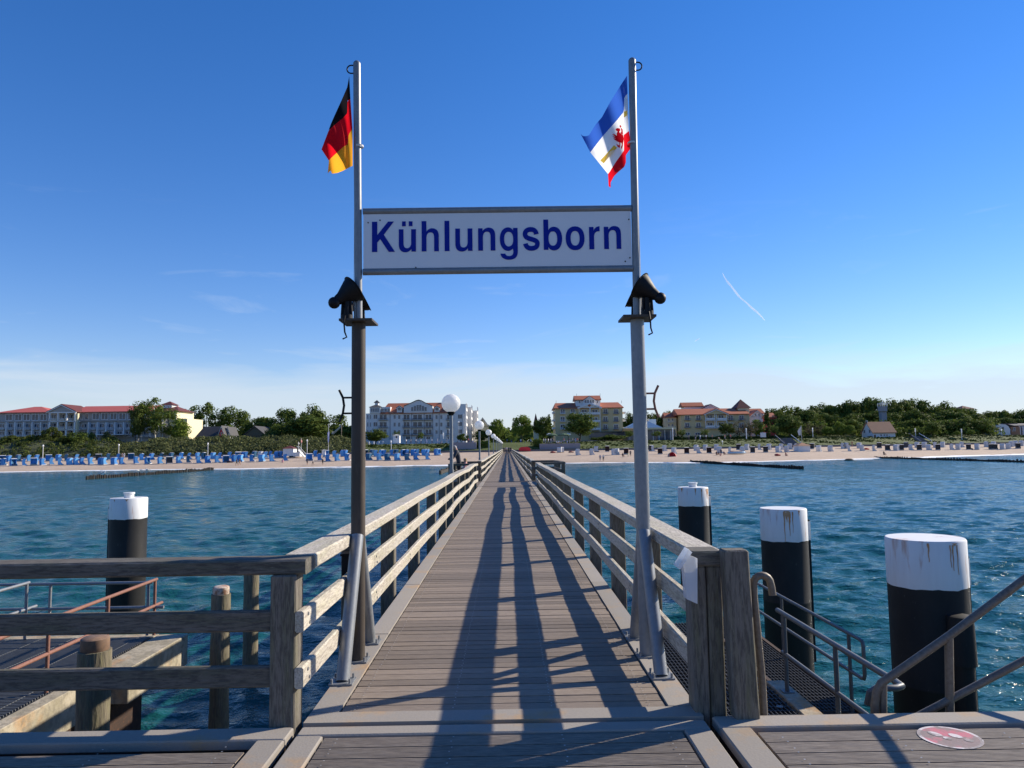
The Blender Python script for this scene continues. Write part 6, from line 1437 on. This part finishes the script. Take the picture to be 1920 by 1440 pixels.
# notice board, beach tent, inflatable, benches, bags
t = thing('notice_board', (P(1431, 820, 258).x, 258, ZP), 'framed white notice board standing on the promenade beside the cypress', 'notice board'); m = MB(); m.box(-1.0, 1.0, -.03, .03, .6, 2.2); m.build('board', X['cwhite'], t)
for s in (-1.05, 1.05): m = MB(); m.box(s - .05, s + .05, -.05, .05, 0, 2.3); m.build('post', X['cdark'], t)
x = P(1263, 860, 196).x; t = thing('beach_tent', (x, 198, zl(x, 198)), 'small red and white pop-up beach tent on the right sand', 'tent')
X['tentred'] = mat('tent_red', (.6, .02, .03), .6)
for nm, a0, a1, ma in (('tent_shell', -.6, 2.0, 'tentred'), ('tent_panel', 2.0, 3.3, 'cwhite')):
    m = MB(); 
    for i in range(6):
        for j in range(6):
            f = lambda u, v: (1.15 * math.cos(a0 + (a1 - a0) * u) * math.cos(v * 1.4), .9 * math.sin(a0 + (a1 - a0) * u) * math.cos(v * 1.4), 1.15 * math.sin(v * 1.4))
            m.face([f(i / 6, j / 6), f((i + 1) / 6, j / 6), f((i + 1) / 6, (j + 1) / 6), f(i / 6, (j + 1) / 6)])
    m.build(nm, X[ma], t)
x = P(1381, 856, 203).x; t = thing('inflatable_boat', (x, 203, zl(x, 203) + .1), 'orange and pale blue inflatable raft lying on the right beach', 'raft')
m = MB(); m.tube([(2.2 * math.cos(a), .9 * math.sin(a), .35) for a in [i * PI / 12 for i in range(25)]], .3, 8); m.build('tube_ring', mat('pale_blue_rubber', (.35, .5, .6), .5), t, smooth=True)
m = MB(); m.box(-1.6, 1.4, -.7, .7, .62, .78); m.build('cover', mat('orange_cloth', (.7, .3, .1), .7), t)
for i, (px, Y, c, lab) in enumerate(((1625, 226, (.5, .03, .03), 'red towel and bags bundle between chairs below the cottage'), (1036, 226, (.35, .08, .06), 'reddish-brown bags left at the foot of the sea wall near the pier'), (1070, 226, (.3, .12, .09), 'brown bags and a towel heap right of the first maroon chair'), (430, 203, (.05, .03, .04), 'dark beach bags heap left of the walking pair'), (1440 + 17, 196, (.35, .06, .05), 'small dark red bag on the sand left of the sitting person in red'), (1820, 232, (.03, .03, .03), 'black bag lying on the empty sand at the far right'))):
    x = P(px, 855, Y).x; m = MB(); m.sphere((0, 0, .25), .45, 9, 6, (1.6, .8, .7)); m.sphere((.7, .1, .18), .3, 8, 6, (1.2, .8, .7)); o = m.build('beach_bags', cmat(c), smooth=True); o.location = (x, Y, zl(x, Y)); tag(o, lab, 'bags')
for i, px in enumerate((692, 701, 710.5, 718)):
    x = P(px, 828, 252).x; m = MB(); m.lathe([(.16, 0), (.16, 1.0), (.1, 1.08), (.001, 1.08)], n=8); o = m.build('bollard', X['cwhite'], smooth='auto'); o.location = (x, 252, ZP); tag(o, 'white bollard on the promenade edge before the white hotel, %s from the left' % ordn(i + 1), 'bollard', 'white bollards')
x = P(1592, 862, 184).x; m = MB(); m.sphere((0, 0, 0), .8, 10, 7, (1.5, 1, .55)); o = m.build('boulder', X['groyne'], smooth=True); q = G(1592, 863.5, -2.8); o.location = (q.x, q.y, -2.75); tag(o, 'dark boulder breaking the water off the right beach', 'boulder')
x = P(650, 793, 290).x
t = thing('crane_arm', (P(640, 815, 270).x, 270, ZP), 'pale slanted crane arm sticking out of the trees left of the gantry pole', 'crane'); o = t.location
m = MB(); m.tube([P(622, 814, 270), P(640, 798, 270)], .16, 6); m.tube([P(625, 814, 270), P(640, 800, 270)], .1, 6); m.build('boom', X['cwhite'], t, tuple(o)); m = MB(); m.tube([P(640, 798, 270), P(640, 811, 270)], .2, 6); m.tube([P(640, 811, 270), (P(640, 811, 270).x, 270, ZP)], .12, 6); m.build('mast', X['brownpipe'], t, tuple(o))
# vehicles and red tent at the pier end
x = P(983, 842, 240).x
m = MB(); m.prism([(-1.9, 0), (1.9, 0), (1.7, .9), (1.0, 1.25), (-1.0, 1.25), (-1.7, .9)], -.9, .9, 'y'); o = m.build('covered_stall', X['tentred']); o.location = (x, 236.5, .35); tag(o, 'low red covered stall right of the pier end at the sea wall', 'stall')
# undergrowth closing the foot of the right wood
random.seed(9); mb = MB()
for i in range(520):
    px = random.uniform(1455, 1875); Y = random.uniform(276, 296); x = P(px, 815, Y).x; r = random.uniform(1.2, 2.2)
    leaf_quads(mb, (x, Y, ZP + random.uniform(.5, 6.0 - 3.0 * (Y < 282))), (r * 1.2, r, r * .8), 22, .42)
tag(mb.build('wood_undergrowth', X['leafm'], off=(130, 285, ZP)), 'shaded undergrowth filling the foot of the right wood', 'undergrowth', kind='stuff')
# contrail high above the right beach
def trail():
    m = bpy.data.materials.new('vapour'); m.use_nodes = True; t = m.node_tree; N = t.nodes; L = t.links; N.clear(); out = N.new('ShaderNodeOutputMaterial')
    d = N.new('ShaderNodeBsdfDiffuse'); d.inputs[0].default_value = (.9, .93, .95, 1); tl = N.new('ShaderNodeBsdfTranslucent'); tl.inputs[0].default_value = (.9, .93, .95, 1); a = N.new('ShaderNodeMixShader'); L.new(d.outputs[0], a.inputs[1]); L.new(tl.outputs[0], a.inputs[2])
    tr = N.new('ShaderNodeBsdfTransparent'); lw = N.new('ShaderNodeLayerWeight'); lw.inputs[0].default_value = .5; mr = N.new('ShaderNodeMapRange'); mr.inputs[1].default_value = 0; mr.inputs[2].default_value = 1; mr.inputs[3].default_value = .85; mr.inputs[4].default_value = 0
    L.new(lw.outputs['Facing'], mr.inputs[0]); mx_ = N.new('ShaderNodeMixShader'); L.new(mr.outputs[0], mx_.inputs[0]); L.new(tr.outputs[0], mx_.inputs[1]); L.new(a.outputs[0], mx_.inputs[2]); L.new(mx_.outputs[0], out.inputs[0]); return m
pts = [(1355, 512), (1358, 519), (1362, 526), (1366, 531), (1372, 538), (1378, 546), (1384, 554), (1391, 561), (1400, 568), (1409, 577), (1418, 584), (1426, 592), (1434, 601)]
Y = 2600; m = MB(); k = Y / FPX; rad = [.3, 1.0, 1.5, 2.2, 1.8, 2.0, 2.1, 1.4, 1.5, 2.3, 1.9, 1.5, .3]
m.tube([P(a, c, Y + 30 * i) for i, (a, c) in enumerate(pts)], [r * k for r in rad], 14); m.tube([P(1303, 640, Y), P(1307, 637, Y), P(1312, 634, Y)], [.2 * k, .9 * k, .2 * k], 10)
tag(m.build('contrail', trail(), off=tuple(P(1390, 560, Y)), smooth=True), 'short bent white condensation trail in the sky right of the gantry', 'contrail')
